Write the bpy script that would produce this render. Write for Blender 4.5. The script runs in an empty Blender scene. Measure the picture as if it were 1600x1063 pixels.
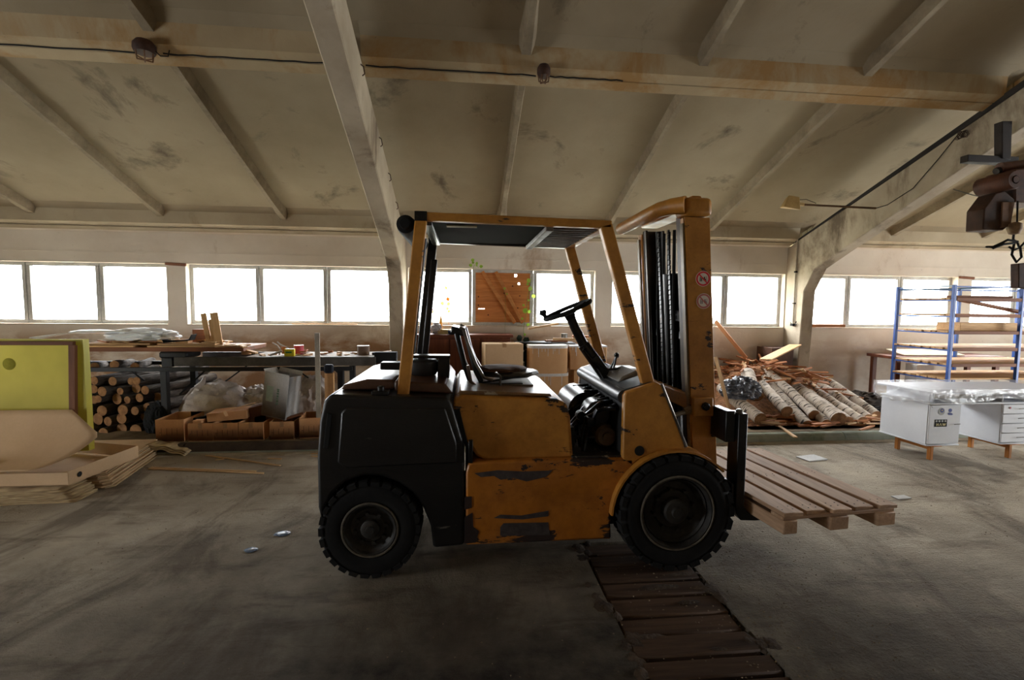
import bpy, bmesh, math, random
from mathutils import Vector, Matrix, Euler, noise as mnoise
random.seed(7)
PI = math.pi
scene = bpy.context.scene
COL = scene.collection

# ------------------------------------------------------------------ camera
cam_data = bpy.data.cameras.new('camera')
cam_data.sensor_width = 36.0
cam_data.lens = 740.0 / 1600.0 * 36.0
cam_data.clip_start = 0.05
cam_data.clip_end = 300
cam = bpy.data.objects.new('camera', cam_data)
COL.objects.link(cam)
_yaw, _pitch, _roll = math.atan(.1), -math.atan(53 / 740.0), .0095
_fw = Vector((math.sin(_yaw) * math.cos(_pitch), math.cos(_yaw) * math.cos(_pitch), math.sin(_pitch)))
_r0 = _fw.cross(Vector((0, 0, 1))).normalized()
_u0 = _r0.cross(_fw)
_R = _r0 * math.cos(_roll) + _u0 * math.sin(_roll)
_U = -_r0 * math.sin(_roll) + _u0 * math.cos(_roll)
_m = Matrix((_R, _U, -_fw)).transposed().to_4x4()
_m.translation = Vector((0, 0, 1.65))
cam.matrix_world = _m
scene.camera = cam

# ------------------------------------------------------------------ sky, light, exposure
world = bpy.data.worlds.new('overcast_sky')
scene.world = world
world.use_nodes = True
_bg = world.node_tree.nodes['Background']
_bg.inputs['Color'].default_value = (0.93, 0.97, 1.0, 1)
_bg.inputs['Strength'].default_value = 6.5
scene.view_settings.view_transform = 'Standard'
scene.view_settings.look = 'None'
scene.view_settings.gamma = 1
scene.view_settings.use_curve_mapping = False
scene.view_settings.exposure = 2.15
try:
    scene.cycles.use_denoising = True
    scene.cycles.max_bounces = 9
    scene.cycles.diffuse_bounces = 6
    scene.cycles.glossy_bounces = 3
    scene.cycles.transmission_bounces = 4
    scene.cycles.transparent_max_bounces = 12
    scene.cycles.caustics_reflective = False
    scene.cycles.caustics_refractive = False
    scene.cycles.sample_clamp_indirect = 6
except Exception:
    pass

def sky_portal(name, loc, w, h, toward):
    """light portal: only guides the sampling of the sky through a window strip"""
    d = bpy.data.lights.new(name, 'AREA')
    d.shape = 'RECTANGLE'
    d.size, d.size_y = w, h
    d.cycles.is_portal = True
    o = bpy.data.objects.new(name, d)
    COL.objects.link(o)
    o.location = loc
    o.rotation_euler = (-PI / 2 if toward < 0 else PI / 2, 0, 0)
    return o
BAY = 6.66
XF = 5.52                    # left face of the portal frame on the right; the others follow every BAY
for k in range(-1, 2):
    x0 = XF - BAY + k * BAY
    sky_portal('sky_portal', (x0 + BAY / 2, 8.02, 1.78), BAY - .3, .95, -1)

e_ = sky_portal('sky_portal', (-9.45, .75, 1.0), 1.7, 2.1, 1)  # sky sampling through the doorway added in the left gable
e_.rotation_euler = (0, -PI / 2, 0)
e_.data.size, e_.data.size_y = 2.1, 1.7
d_ = sky_portal('sky_portal', (12.5, 2.7, 1.2), 3.0, 2.5, 1)  # same for the doorway assumed in the right gable
d_.rotation_euler = (0, PI / 2, 0)
d_.data.size, d_.data.size_y = 2.5, 3.0

# ------------------------------------------------------------------ materials
_mats = {}
def lin(c):
    return tuple(((v / 255.0) / 12.92 if v / 255.0 <= .04045 else ((v / 255.0 + .055) / 1.055) ** 2.4) for v in c)
class NT:
    def __init__(s, name):
        s.m = bpy.data.materials.new(name); s.m.use_nodes = True
        s.t = s.m.node_tree; s.n = s.t.nodes; s.l = s.t.links
        s.b = s.n['Principled BSDF']; s.out = s.n['Material Output']
    def node(s, typ, **kw):
        n = s.n.new(typ)
        for k, v in kw.items(): setattr(n, k, v)
        return n
    def link(s, a, b): s.l.new(a, b)
    def coord(s, scale=(1, 1, 1), rnd=True, kind='Object'):
        tc = s.node('ShaderNodeTexCoord'); mp = s.node('ShaderNodeMapping')
        mp.inputs['Scale'].default_value = scale
        if rnd:
            oi = s.node('ShaderNodeObjectInfo'); mu = s.node('ShaderNodeMath', operation='MULTIPLY'); mu.inputs[1].default_value = 37.0
            ad = s.node('ShaderNodeVectorMath', operation='ADD')
            s.link(oi.outputs['Random'], mu.inputs[0]); s.link(tc.outputs[kind], ad.inputs[0]); s.link(mu.outputs[0], ad.inputs[1]); s.link(ad.outputs[0], mp.inputs[0])
        else:
            s.link(tc.outputs[kind], mp.inputs[0])
        return mp.outputs[0]
    def noise(s, vec, scale, detail=5, rough=.6, dist=0):
        n = s.node('ShaderNodeTexNoise'); n.inputs['Scale'].default_value = scale; n.inputs['Detail'].default_value = detail
        n.inputs['Roughness'].default_value = rough; n.inputs['Distortion'].default_value = dist
        s.link(vec, n.inputs['Vector']); return n.outputs['Fac']
    def ramp(s, fac, stops, interp='LINEAR'):
        r = s.node('ShaderNodeValToRGB'); r.color_ramp.interpolation = interp
        e = r.color_ramp.elements
        while len(e) < len(stops): e.new(.5)
        for q, (p, c) in zip(e, stops):
            q.position = p; q.color = (*c, 1) if len(c) == 3 else c
        s.link(fac, r.inputs[0]); return r.outputs[0]
    def mix(s, fac, a, b, mode='MIX'):
        m = s.node('ShaderNodeMix', data_type='RGBA', blend_type=mode)
        for i, v in ((0, fac), (6, a), (7, b)):
            if hasattr(v, 'is_linked') or hasattr(v, 'links'): s.link(v, m.inputs[i])
            elif i == 0: m.inputs[0].default_value = v
            else: m.inputs[i].default_value = (*v, 1)
        return m.outputs[2]
    def bump(s, h, strength, dist=.01):
        b = s.node('ShaderNodeBump'); b.inputs['Strength'].default_value = strength; b.inputs['Distance'].default_value = dist
        s.link(h, b.inputs['Height']); s.link(b.outputs[0], s.b.inputs['Normal'])
    def base(s, c):
        if hasattr(c, 'links'): s.link(c, s.b.inputs['Base Color'])
        else: s.b.inputs['Base Color'].default_value = (*c, 1)
    def rm(s, r, m=0, spec=.5):
        s.b.inputs['Roughness'].default_value = r; s.b.inputs['Metallic'].default_value = m; s.b.inputs['Specular IOR Level'].default_value = spec
W01 = [(0, (0, 0, 0)), (1, (1, 1, 1))]
def M(name, c, c2=None, rough=.75, metal=0, scale=5, bump=.25, bscale=60, stretch=(1, 1, 1), spec=.4, chip=None, chipc=None, chipscale=5, rnd=True, bd=.004, grain=.35):
    if name in _mats: return _mats[name]
    n = NT(name); c = lin(c); c2 = lin(c2) if c2 else tuple(v * .6 for v in c)
    v = n.coord(stretch, rnd)
    col = n.ramp(n.noise(v, scale), [(.3, c), (.7, c2)])
    f = n.noise(v, bscale, 3)
    col = n.mix(grain, col, n.ramp(f, [(.3, (.45, .45, .45)), (.7, (1, 1, 1))]), 'MULTIPLY')
    if chip:
        k = n.noise(v, chipscale, 8, .72)
        kk = n.ramp(k, [(chip, (0, 0, 0)), (chip + .02, (1, 1, 1))])
        col = n.mix(kk, col, lin(chipc))
    n.base(col); n.rm(rough, metal, spec)
    if bump: n.bump(f, bump, bd)
    _mats[name] = n.m; return n.m
def wood(name, c, c2, axis=0, rough=.7, fine=14, knots=True):
    key = name + '_' + 'xyz'[axis]
    if key in _mats: return _mats[key]
    n = NT(key); st = [9.0, 9.0, 9.0]; st[axis] = .7
    v = n.coord(tuple(st))
    a = n.noise(v, 1.3, 6, .6, .6); b = n.noise(v, 8, 4, .6)
    col = n.ramp(a, [(.3, lin(c)), (.7, lin(c2))])
    col = n.mix(.4, col, n.ramp(b, [(.35, (.5, .45, .4)), (.65, (1, 1, 1))]), 'MULTIPLY')
    oi = n.node('ShaderNodeObjectInfo')
    col = n.mix(1, col, n.ramp(oi.outputs['Random'], [(0, (.72, .7, .68)), (1, (1.0, 1.0, 1.0))]), 'MULTIPLY')
    n.base(col); n.rm(rough, 0, .3); n.bump(b, .3, .003)
    _mats[key] = n.m; return n.m

# yellow machine paint, worn through to dark primer in places
def paint(name, c, c2, dark, thr=.62, scale=2.2, rough=.42):
    n = NT(name); v = n.coord(rnd=False)
    col = n.ramp(n.noise(v, 2.5, 6), [(.25, lin(c)), (.75, lin(c2))])
    vz = n.coord((1.2, 1.2, 3.2), False)
    p = n.noise(vz, scale, 10, .68, .3)
    col = n.mix(n.ramp(p, [(thr, (0, 0, 0)), (thr + .012, (1, 1, 1))]), col, lin(dark))
    sc = n.noise(n.coord((1.5, 1.5, 22), False), 2.6, 6, .8)
    col = n.mix(n.ramp(sc, [(.64, (0, 0, 0)), (.68, (.7, .7, .7))]), col, lin(dark))
    grime = n.noise(v, 9, 8, .7)
    col = n.mix(.55, col, n.ramp(grime, [(.3, (.38, .3, .22)), (.62, (1, 1, 1))]), 'MULTIPLY')
    n.base(col); n.rm(rough, 0, .5); n.bump(grime, .2, .004)
    n.link(n.ramp(p, [(.4, (.32,) * 3), (thr + .02, (.6,) * 3)]), n.b.inputs['Roughness'])
    _mats[name] = n.m; return n.m
YEL = paint('worn_yellow_paint', (202, 142, 60), (170, 114, 42), (40, 28, 24), .61)
YELC = paint('chassis_yellow_paint', (194, 124, 42), (160, 98, 28), (42, 30, 28), .55)
BLK = M('scuffed_black_paint', (25, 24, 24), (14, 13, 14), rough=.36, scale=2, chip=.655, chipc=(92, 87, 80), chipscale=6, stretch=(.6, 1, 4), spec=.5)
BLKM = M('greasy_black_steel', (26, 25, 26), (12, 12, 13), rough=.33, metal=.3, scale=6, spec=.5)
SHINY = M('oily_black_metal', (38, 38, 42), (16, 16, 18), rough=.16, metal=.6, scale=8, bump=.1)
RUBBER = M('tyre_rubber', (27, 26, 26), (18, 18, 18), rough=.85, scale=9, spec=.25)
RIM = M('dusty_black_rim', (58, 54, 49), (28, 27, 26), rough=.6, scale=12, metal=.2)
STEEL = M('worn_steel', (150, 146, 138), (90, 84, 78), rough=.35, metal=.8, scale=10)
BRN = M('brown_scuffed_sheet', (104, 74, 56), (66, 46, 38), rough=.32, scale=4, chip=.68, chipc=(150, 140, 125), chipscale=6)
HTOP = M('worn_hood_top', (150, 112, 70), (104, 80, 58), rough=.3, scale=5, chip=.6, chipc=(170, 160, 140), chipscale=4)
DGREY = M('dark_grey_plastic', (52, 54, 58), (34, 35, 38), rough=.4)
SEATM = M('cracked_black_vinyl', (32, 31, 33), (18, 18, 19), rough=.38, scale=12)
FOAM = M('torn_brown_foam', (120, 84, 60), (84, 56, 40), rough=.95, scale=9, bump=.6, bscale=40)
CARD = M('cardboard', (214, 184, 148), (198, 166, 130), rough=.85, scale=2, bump=.05, spec=.15, grain=.1)
CARDT = M('cardboard_tan', (205, 164, 120), (190, 146, 104), rough=.85, scale=2, bump=.05, spec=.15, grain=.1)
CARDO = M('orange_cardboard', (224, 174, 126), (204, 148, 102), rough=.85, scale=3, bump=.06, spec=.15, grain=.15)
CARDW = M('white_carton_board', (206, 204, 200), (180, 178, 176), rough=.7, scale=3, bump=.08)
CARDE = M('corrugated_edge', (214, 190, 146), (150, 122, 88), rough=.9, scale=30, bump=.5, bscale=120, stretch=(.3, .3, 3))
WHT = M('white_laminate', (226, 228, 232), (214, 216, 222), rough=.45, scale=2, bump=.01, grain=.04)
BLUE = M('blue_painted_steel', (44, 92, 176), (30, 70, 146), rough=.45, scale=8, chip=.72, chipc=(180, 190, 205), chipscale=14)
RUST = M('rusty_steel', (84, 54, 38), (44, 30, 24), rough=.75, scale=7, metal=.1)
INK = M('dark_print', (60, 48, 40), (50, 40, 34), rough=.8, bump=0)
PLW = wood('pale_pine', (224, 186, 136), (200, 156, 104), 0)
PLY = wood('pale_pine', (224, 186, 136), (200, 156, 104), 1)
PLZ = wood('pale_pine', (224, 186, 136), (200, 156, 104), 2)
BRX = wood('brown_board', (150, 98, 66), (112, 70, 48), 0)
BRZ = wood('brown_board', (150, 98, 66), (112, 70, 48), 2)
PALY = wood('weathered_pallet', (206, 172, 140), (174, 138, 108), 1)
PALX = wood('weathered_pallet', (206, 172, 140), (174, 138, 108), 0)
FLX = wood('grimy_floor_plank', (112, 88, 70), (54, 41, 34), 0, .9)
ORX = wood('orange_plywood', (236, 160, 92), (200, 122, 66), 0)
SCR = wood('scrap_wood', (206, 142, 92), (158, 96, 56), 0)
SCR2 = wood('pale_scrap_wood', (226, 190, 142), (204, 160, 110), 0)
MATTE = M('matte_black', (20, 20, 20), (14, 14, 14), rough=.9, bump=0)
REDP = M('red_paint', (190, 30, 44), (160, 24, 36), rough=.4, bump=0)
YELP = M('yellow_print', (226, 206, 40), (206, 186, 30), rough=.5, bump=0)
GRNL = M('green_leaf', (150, 190, 60), (96, 140, 36), rough=.5, scale=20, bump=.1)
WOODEND = M('cut_log_end', (176, 130, 86), (122, 84, 54), rough=.9, scale=14)
LEGW = wood('honey_pine_leg', (206, 138, 66), (180, 112, 50), 2, .45)
LEGY = wood('honey_pine_leg', (206, 138, 66), (180, 112, 50), 1, .45)

def mk_bark():
    n = NT('birch_bark'); v = n.coord((1, 1, 1))
    base = n.ramp(n.noise(v, 5, 6), [(.3, lin((216, 204, 190))), (.7, lin((168, 152, 134)))])
    vd = n.coord((34, 5, 5)); d = n.noise(vd, 1.2, 4, .6)
    col = n.mix(n.ramp(d, [(.54, (0, 0, 0)), (.60, (1, 1, 1))]), base, lin((56, 48, 44)))
    k = n.noise(v, 9, 6, .7)
    col = n.mix(n.ramp(k, [(.60, (0, 0, 0)), (.68, (.8, .8, .8))]), col, lin((110, 100, 90)))
    n.base(col); n.rm(.8, 0, .2); n.bump(d, .4, .006); return n.m
BARK = mk_bark()
DBARK = M('dark_rough_bark', (92, 80, 70), (44, 38, 34), rough=.95, scale=14, bump=1, bscale=25, bd=.02, stretch=(.4, 1, 1))

def mk_plaster(name, c, c2, stainc, sthr, rscale=.9, fine=.25, stain_z=None):
    n = NT(name); v = n.coord((1, 1, 1), False)
    col = n.ramp(n.noise(v, rscale, 6, .6), [(.3, lin(c)), (.7, lin(c2))])
    st = n.noise(n.coord((1, 1, .55), False), 1.1, 9, .68, .4)
    m = n.ramp(st, [(sthr, (0, 0, 0)), (sthr + .12, (.85, .85, .85))])
    if stain_z:      # a damp stain band low on the wall, below the sills
        sp = n.node('ShaderNodeSeparateXYZ'); tc = n.node('ShaderNodeTexCoord'); n.link(tc.outputs['Object'], sp.inputs[0])
        mr = n.node('ShaderNodeMapRange'); mr.inputs[1].default_value = stain_z; mr.inputs[2].default_value = stain_z - .25
        n.link(sp.outputs[2], mr.inputs[0])
        mx = n.node('ShaderNodeMapRange'); mx.inputs[1].default_value = 5.2; mx.inputs[2].default_value = 1.0; mx.inputs[3].default_value = .35
        n.link(sp.outputs[0], mx.inputs[0])
        st2 = n.noise(n.coord((.8, 1, 1.6), False), 1.6, 8, .66, .3)
        mm = n.node('ShaderNodeMath', operation='MULTIPLY'); n.link(mr.outputs[0], mm.inputs[0]); n.link(mx.outputs[0], mm.inputs[1])
        m2 = n.mix(1, n.ramp(st2, [(.38, (0, 0, 0)), (.55, (.9, .9, .9))]), mm.outputs[0], 'MULTIPLY')
        col = n.mix(m2, col, lin((158, 120, 84)))
    col = n.mix(m, col, lin(stainc))
    sp = n.noise(v, 26, 6, .75)
    col = n.mix(n.ramp(sp, [(.66, (0, 0, 0)), (.70, (.6, .6, .6))]), col, lin((92, 80, 66)))
    n.base(col); n.rm(.92, 0, .12)
    n.bump(n.noise(v, 18, 6, .7), fine, .01)
    return n.m
WALLM = mk_plaster('limewashed_wall', (226, 218, 204), (208, 196, 180), (172, 148, 122), .60, stain_z=1.3)
CEIL = mk_plaster('aged_concrete_ceiling', (158, 145, 122), (134, 121, 98), (86, 75, 62), .57, .6)
BEAM = mk_plaster('limewashed_concrete_frame', (190, 178, 158), (156, 142, 122), (98, 84, 70), .52, 1.3, .5)
RIBM = mk_plaster('concrete_rib', (182, 166, 136), (160, 142, 112), (156, 120, 74), .47, 1.1)
KERBM = mk_plaster('mossy_concrete_kerb', (156, 158, 144), (126, 130, 116), (92, 102, 76), .52, 2)

def mk_floor():
    n = NT('packed_dirt_floor'); v = n.coord((1, 1, 1), False)
    col = n.ramp(n.noise(v, .8, 8, .62), [(.28, lin((200, 188, 168))), (.72, lin((134, 120, 102)))])
    vs = n.coord((.6, 2.2, 1), False)
    st = n.noise(vs, 2.3, 9, .7, .3)
    col = n.mix(n.ramp(st, [(.52, (0, 0, 0)), (.70, (.75, .75, .75))]), col, lin((104, 90, 76)))
    # oil and dirt ground in where the truck is parked and shunted, plus shade painted into the floor colour: a soft-edged blot
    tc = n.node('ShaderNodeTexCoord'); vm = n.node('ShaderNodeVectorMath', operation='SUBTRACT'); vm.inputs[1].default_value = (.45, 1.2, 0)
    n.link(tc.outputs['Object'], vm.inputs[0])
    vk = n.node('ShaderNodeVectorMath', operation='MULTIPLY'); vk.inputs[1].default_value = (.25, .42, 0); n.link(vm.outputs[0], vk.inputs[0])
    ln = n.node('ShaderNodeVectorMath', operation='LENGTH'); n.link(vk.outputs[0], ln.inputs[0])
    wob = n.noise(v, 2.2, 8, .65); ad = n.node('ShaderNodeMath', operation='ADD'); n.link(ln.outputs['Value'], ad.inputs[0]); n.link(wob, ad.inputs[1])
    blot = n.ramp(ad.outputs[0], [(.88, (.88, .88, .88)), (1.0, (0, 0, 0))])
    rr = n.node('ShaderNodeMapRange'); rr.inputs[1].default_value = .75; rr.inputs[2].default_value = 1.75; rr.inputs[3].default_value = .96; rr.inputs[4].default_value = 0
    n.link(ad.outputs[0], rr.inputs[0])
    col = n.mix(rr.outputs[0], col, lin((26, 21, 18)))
    # a scuffed darker track swinging from the pit towards the right
    tn = n.noise(n.coord((.9, .35, 1), False), 1.5, 8, .68, .8)
    col = n.mix(n.ramp(tn, [(.5, (0, 0, 0)), (.62, (.6, .6, .6))]), col, lin((74, 62, 51)))
    g = n.noise(v, 60, 6, .8)
    col = n.mix(n.ramp(g, [(.62, (0, 0, 0)), (.72, (.7, .7, .7))]), col, lin((60, 50, 42)))
    n.base(col); n.rm(.9, 0, .2)
    h = n.node('ShaderNodeMath', operation='ADD'); n.link(n.noise(vs, 7, 8, .7), h.inputs[0]); n.link(n.noise(v, 45, 5, .7), h.inputs[1])
    n.bump(h.outputs[0], .75, .03)
    return n.m
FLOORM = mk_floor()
RIBP = mk_plaster('plain_concrete_rib', (182, 170, 146), (158, 144, 120), (128, 110, 84), .56, 1.1)

def mk_clear(name, tint, alpha, rough=.1, bump=.0):
    n = NT(name); n.n.remove(n.b)
    tr = n.node('ShaderNodeBsdfTransparent'); gl = n.node('ShaderNodeBsdfGlossy'); gl.inputs['Roughness'].default_value = rough
    df = n.node('ShaderNodeBsdfDiffuse'); df.inputs[0].default_value = (*tint, 1)
    m1 = n.node('ShaderNodeMixShader'); m1.inputs[0].default_value = .55
    n.link(df.outputs[0], m1.inputs[1]); n.link(gl.outputs[0], m1.inputs[2])
    m2 = n.node('ShaderNodeMixShader'); m2.inputs[0].default_value = alpha
    n.link(tr.outputs[0], m2.inputs[1]); n.link(m1.outputs[0], m2.inputs[2])
    if bump:
        v = n.coord((1, 1, 1)); b = n.node('ShaderNodeBump'); b.inputs['Strength'].default_value = bump; b.inputs['Distance'].default_value = .02
        n.link(n.noise(v, 14, 6, .6, 1.5), b.inputs['Height']); n.link(b.outputs[0], gl.inputs['Normal']); n.link(b.outputs[0], df.inputs['Normal'])
    n.link(m2.outputs[0], n.out.inputs[0]); return n.m
GLASS = mk_clear('window_glass', (.8, .85, .85), .07, .02)
WRAP = mk_clear('plastic_stretch_film', (.85, .88, .93), .42, .12, 1.0)
SACK = M('white_woven_sack', (222, 212, 204), (184, 168, 158), rough=.6, scale=5, bump=.3)
FILM = M('white_plastic_film', (240, 242, 244), (226, 230, 234), rough=.65, scale=4, bump=.2, grain=.1)
GREYBAG = M('grey_plastic_bag', (120, 122, 130), (56, 58, 66), rough=.25, scale=16, bump=.4, bscale=12, bd=.02)
CHART0 = M('lime_yellow_film', (214, 206, 44), (176, 170, 28), rough=.45, scale=1.3, bump=.05)
def mk_translucent(name, c, c2, f):
    n = NT(name); v = n.coord((1, 1, 1)); col = n.ramp(n.noise(v, 1.4, 4), [(.3, lin(c)), (.7, lin(c2))])
    n.base(col); n.rm(.5, 0, .3); tl = n.node('ShaderNodeBsdfTranslucent'); n.link(col, tl.inputs[0]); mx = n.node('ShaderNodeMixShader'); mx.inputs[0].default_value = f
    n.link(n.b.outputs[0], mx.inputs[1]); n.link(tl.outputs[0], mx.inputs[2]); n.link(mx.outputs[0], n.out.inputs[0]); return n.m
ORD = ['first', 'second', 'third', 'fourth', 'fifth', 'sixth', 'seventh', 'eighth', 'ninth', 'tenth', 'eleventh', 'twelfth', 'thirteenth']
LEAFG = mk_translucent('translucent_green_leaf', (170, 205, 80), (120, 160, 50), .6)  # translucent leaf in a fairly bright green
LEAFD = mk_translucent('dry_orange_leaf_sheet', (226, 150, 80), (190, 110, 54), .6)
CHART = mk_translucent('lime_yellow_film_sheet', (226, 216, 112), (200, 190, 82), .5)
FRAMEM = M('grey_window_frame', (200, 200, 196), (168, 166, 160), rough=.6, scale=6)
GRASS = M('outside_grass', (188, 186, 172), (156, 156, 136), rough=1, scale=1.5)

# ------------------------------------------------------------------ mesh helpers
class MB:
    def __init__(s): s.v = []; s.f = []
    def add(s, vs, fs):
        o = len(s.v); s.v += [tuple(p) for p in vs]; s.f += [tuple(i + o for i in f) for f in fs]; return s
    def box(s, c, d, rot=None):
        x, y, z = d[0] / 2, d[1] / 2, d[2] / 2
        vs = [Vector(p) for p in ((-x, -y, -z), (x, -y, -z), (x, y, -z), (-x, y, -z), (-x, -y, z), (x, -y, z), (x, y, z), (-x, y, z))]
        if rot is not None:
            R = rot if isinstance(rot, Matrix) else Euler(rot).to_matrix(); vs = [R @ q for q in vs]
        return s.add([q + Vector(c) for q in vs], [(0, 3, 2, 1), (4, 5, 6, 7), (0, 1, 5, 4), (1, 2, 6, 5), (2, 3, 7, 6), (3, 0, 4, 7)])
    def bx(s, x0, x1, y0, y1, z0, z1): return s.box(((x0 + x1) / 2, (y0 + y1) / 2, (z0 + z1) / 2), (abs(x1 - x0), abs(y1 - y0), abs(z1 - z0)))
    def prism(s, pts, y0, y1, ax='y'):
        """polygon pts (x,z) run along y (ax 'y'), (y,z) along x, (x,y) along z"""
        n = len(pts)
        def P(a, b, t): return (a, t, b) if ax == 'y' else (t, a, b) if ax == 'x' else (a, b, t)
        vs = [P(a, b, y0) for a, b in pts] + [P(a, b, y1) for a, b in pts]
        fs = [tuple(range(n)), tuple(range(2 * n - 1, n - 1, -1))] + [(i, i + n, (i + 1) % n + n, (i + 1) % n) for i in range(n)]
        return s.add(vs, fs)
    def bar(s, p, q, w, h=None, up=(0, 0, 1)):
        p, q = Vector(p), Vector(q); d = q - p; L = d.length
        if L < 1e-6: return s
        d.normalize(); u = Vector(up)
        if abs(d.dot(u)) > .98: u = Vector((0, 1, 0))
        a = d.cross(u).normalized(); b = a.cross(d)
        return s.box((p + q) / 2, (L, w, h or w), Matrix((d, a, b)).transposed())
    def tube(s, pts, r, n=8, caps=True):
        pts = [Vector(p) for p in pts]; rs = r if isinstance(r, (list, tuple)) else [r] * len(pts)
        vs = []; prev = None
        for i, p in enumerate(pts):
            d = (pts[min(i + 1, len(pts) - 1)] - pts[max(i - 1, 0)]).normalized()
            if prev is None: a = d.orthogonal().normalized()
            else:
                a = prev - d * prev.dot(d)
                a = a.normalized() if a.length > 1e-5 else d.orthogonal().normalized()
            prev = a; b = d.cross(a)
            for k in range(n):
                t = 2 * PI * k / n; vs.append(p + (a * math.cos(t) + b * math.sin(t)) * rs[i])
        fs = []
        for i in range(len(pts) - 1):
            for k in range(n):
                k2 = (k + 1) % n; fs.append((i * n + k, i * n + k2, (i + 1) * n + k2, (i + 1) * n + k))
        if caps: fs += [tuple(range(n - 1, -1, -1)), tuple(range((len(pts) - 1) * n, len(pts) * n))]
        return s.add(vs, fs)
    def lathe(s, prof, c, axis='y', n=40, caps=True):
        """prof: (radius, offset along the axis)"""
        vs = []; m = len(prof)
        for k in range(n):
            t = 2 * PI * k / n; co, si = math.cos(t), math.sin(t)
            for r, h in prof:
                q = (r * co, h, r * si) if axis == 'y' else (r * co, r * si, h) if axis == 'z' else (h, r * co, r * si)
                vs.append(Vector(q) + Vector(c))
        fs = [(k * m + i, ((k + 1) % n) * m + i, ((k + 1) % n) * m + i + 1, k * m + i + 1) for k in range(n) for i in range(m - 1)]
        if caps and prof[0][0] > 1e-6: fs.append(tuple(k * m for k in range(n - 1, -1, -1)))
        if caps and prof[-1][0] > 1e-6: fs.append(tuple(k * m + m - 1 for k in range(n)))
        return s.add(vs, fs)
    def grid(s, fn, nu, nv):
        vs = [fn(i / nu, j / nv) for i in range(nu + 1) for j in range(nv + 1)]
        return s.add(vs, [(i * (nv + 1) + j, (i + 1) * (nv + 1) + j, (i + 1) * (nv + 1) + j + 1, i * (nv + 1) + j + 1) for i in range(nu) for j in range(nv)])
    def build(s, name, mat, parent=None, bevel=0, seg=2, smooth=True, mats=None, solid=0, kind=None, label=None):
        off = Vector((0, 0, 0)); p = parent
        while p is not None: off += Vector(p.location); p = p.parent
        me = bpy.data.meshes.new(name)
        me.from_pydata([tuple(Vector(q) - off) for q in s.v], [], s.f)
        bm = bmesh.new(); bm.from_mesh(me); bmesh.ops.remove_doubles(bm, verts=bm.verts, dist=1e-5)
        bmesh.ops.recalc_face_normals(bm, faces=bm.faces)
        if smooth:
            for f in bm.faces: f.smooth = True
            for e in bm.edges:
                if len(e.link_faces) == 2 and e.calc_face_angle(0) > .6: e.smooth = False
        bm.to_mesh(me); bm.free()
        me.materials.append(mat)
        for m_ in (mats or []): me.materials.append(m_)
        o = bpy.data.objects.new(name, me); COL.objects.link(o)
        if parent is not None: o.parent = parent
        if solid:
            md = o.modifiers.new('thickness', 'SOLIDIFY'); md.thickness = solid
        if bevel:
            md = o.modifiers.new('bevel', 'BEVEL'); md.width = bevel; md.segments = seg; md.limit_method = 'ANGLE'; md.angle_limit = .6; md.harden_normals = False
        if kind: o['kind'] = kind
        if label: o['label'] = label
        return o
def tag(o, label, cat, group=None, kind=None):
    o['label'] = label; o['category'] = cat
    if group: o['group'] = group
    if kind: o['kind'] = kind
    return o
def root(name, loc, label, cat, group=None):
    o = bpy.data.objects.new(name, None); COL.objects.link(o); o.empty_display_size = .1; o.location = loc
    return tag(o, label, cat, group)
def struct(o):
    o['kind'] = 'structure'; return o
def copy_thing(o, parent=None):
    c = o.copy(); COL.objects.link(c)
    if parent is not None: c.parent = parent
    for ch in list(o.children): copy_thing(ch, c)
    return c
def at_origin(o, loc):
    """move a mesh thing's origin to loc without moving it"""
    o.data.transform(Matrix.Translation(-Vector(loc))); o.location = loc; return o
def crumple(c, r, seed, amp=.18, sub=4, freq=2.2, flat=True):
    bm = bmesh.new(); bmesh.ops.create_icosphere(bm, subdivisions=sub, radius=1)
    mb = MB(); vs = []
    for v in bm.verts:
        p = v.co.copy(); q = p * freq + Vector((seed, seed * .7, seed * 1.3))
        k = 1 + amp * (1 - abs(mnoise.noise(q)) * 3) + amp * .6 * (1 - abs(mnoise.noise(q * 2.7)) * 3)
        p = Vector((p.x * r[0], p.y * r[1], p.z * r[2])) * k
        if flat and p.z < -r[2] * .6: p.z = -r[2] * .6
        vs.append(p + Vector(c))
    mb.add(vs, [tuple(x.index for x in f.verts) for f in bm.faces]); bm.free(); return mb
def align(o, p, q):
    """put a thing modelled along +x from its origin so that it runs from p to q"""
    p, q = Vector(p), Vector(q); d = (q - p)
    o.location = p; o.rotation_mode = 'QUATERNION'; o.rotation_quaternion = Vector((1, 0, 0)).rotation_difference(d.normalized())
    return o

# ================================================================== the building
YW = 7.72                      # inner face of the window wall
YP = 7.86                      # plane of the window frames
X0, X1, YF = -9.20, 12.30, -9.0   # end walls and the far long wall
def zt(y):                     # underside of the roof panels' ribs: slopes up from both long walls to the ridge
    ridge = -.64
    return 5.479 - .36 * y if y >= ridge else 5.479 - .36 * (2 * ridge - y)
frames_x = [XF + k * BAY for k in range(-2, 2)]      # left faces of the portal frames

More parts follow.
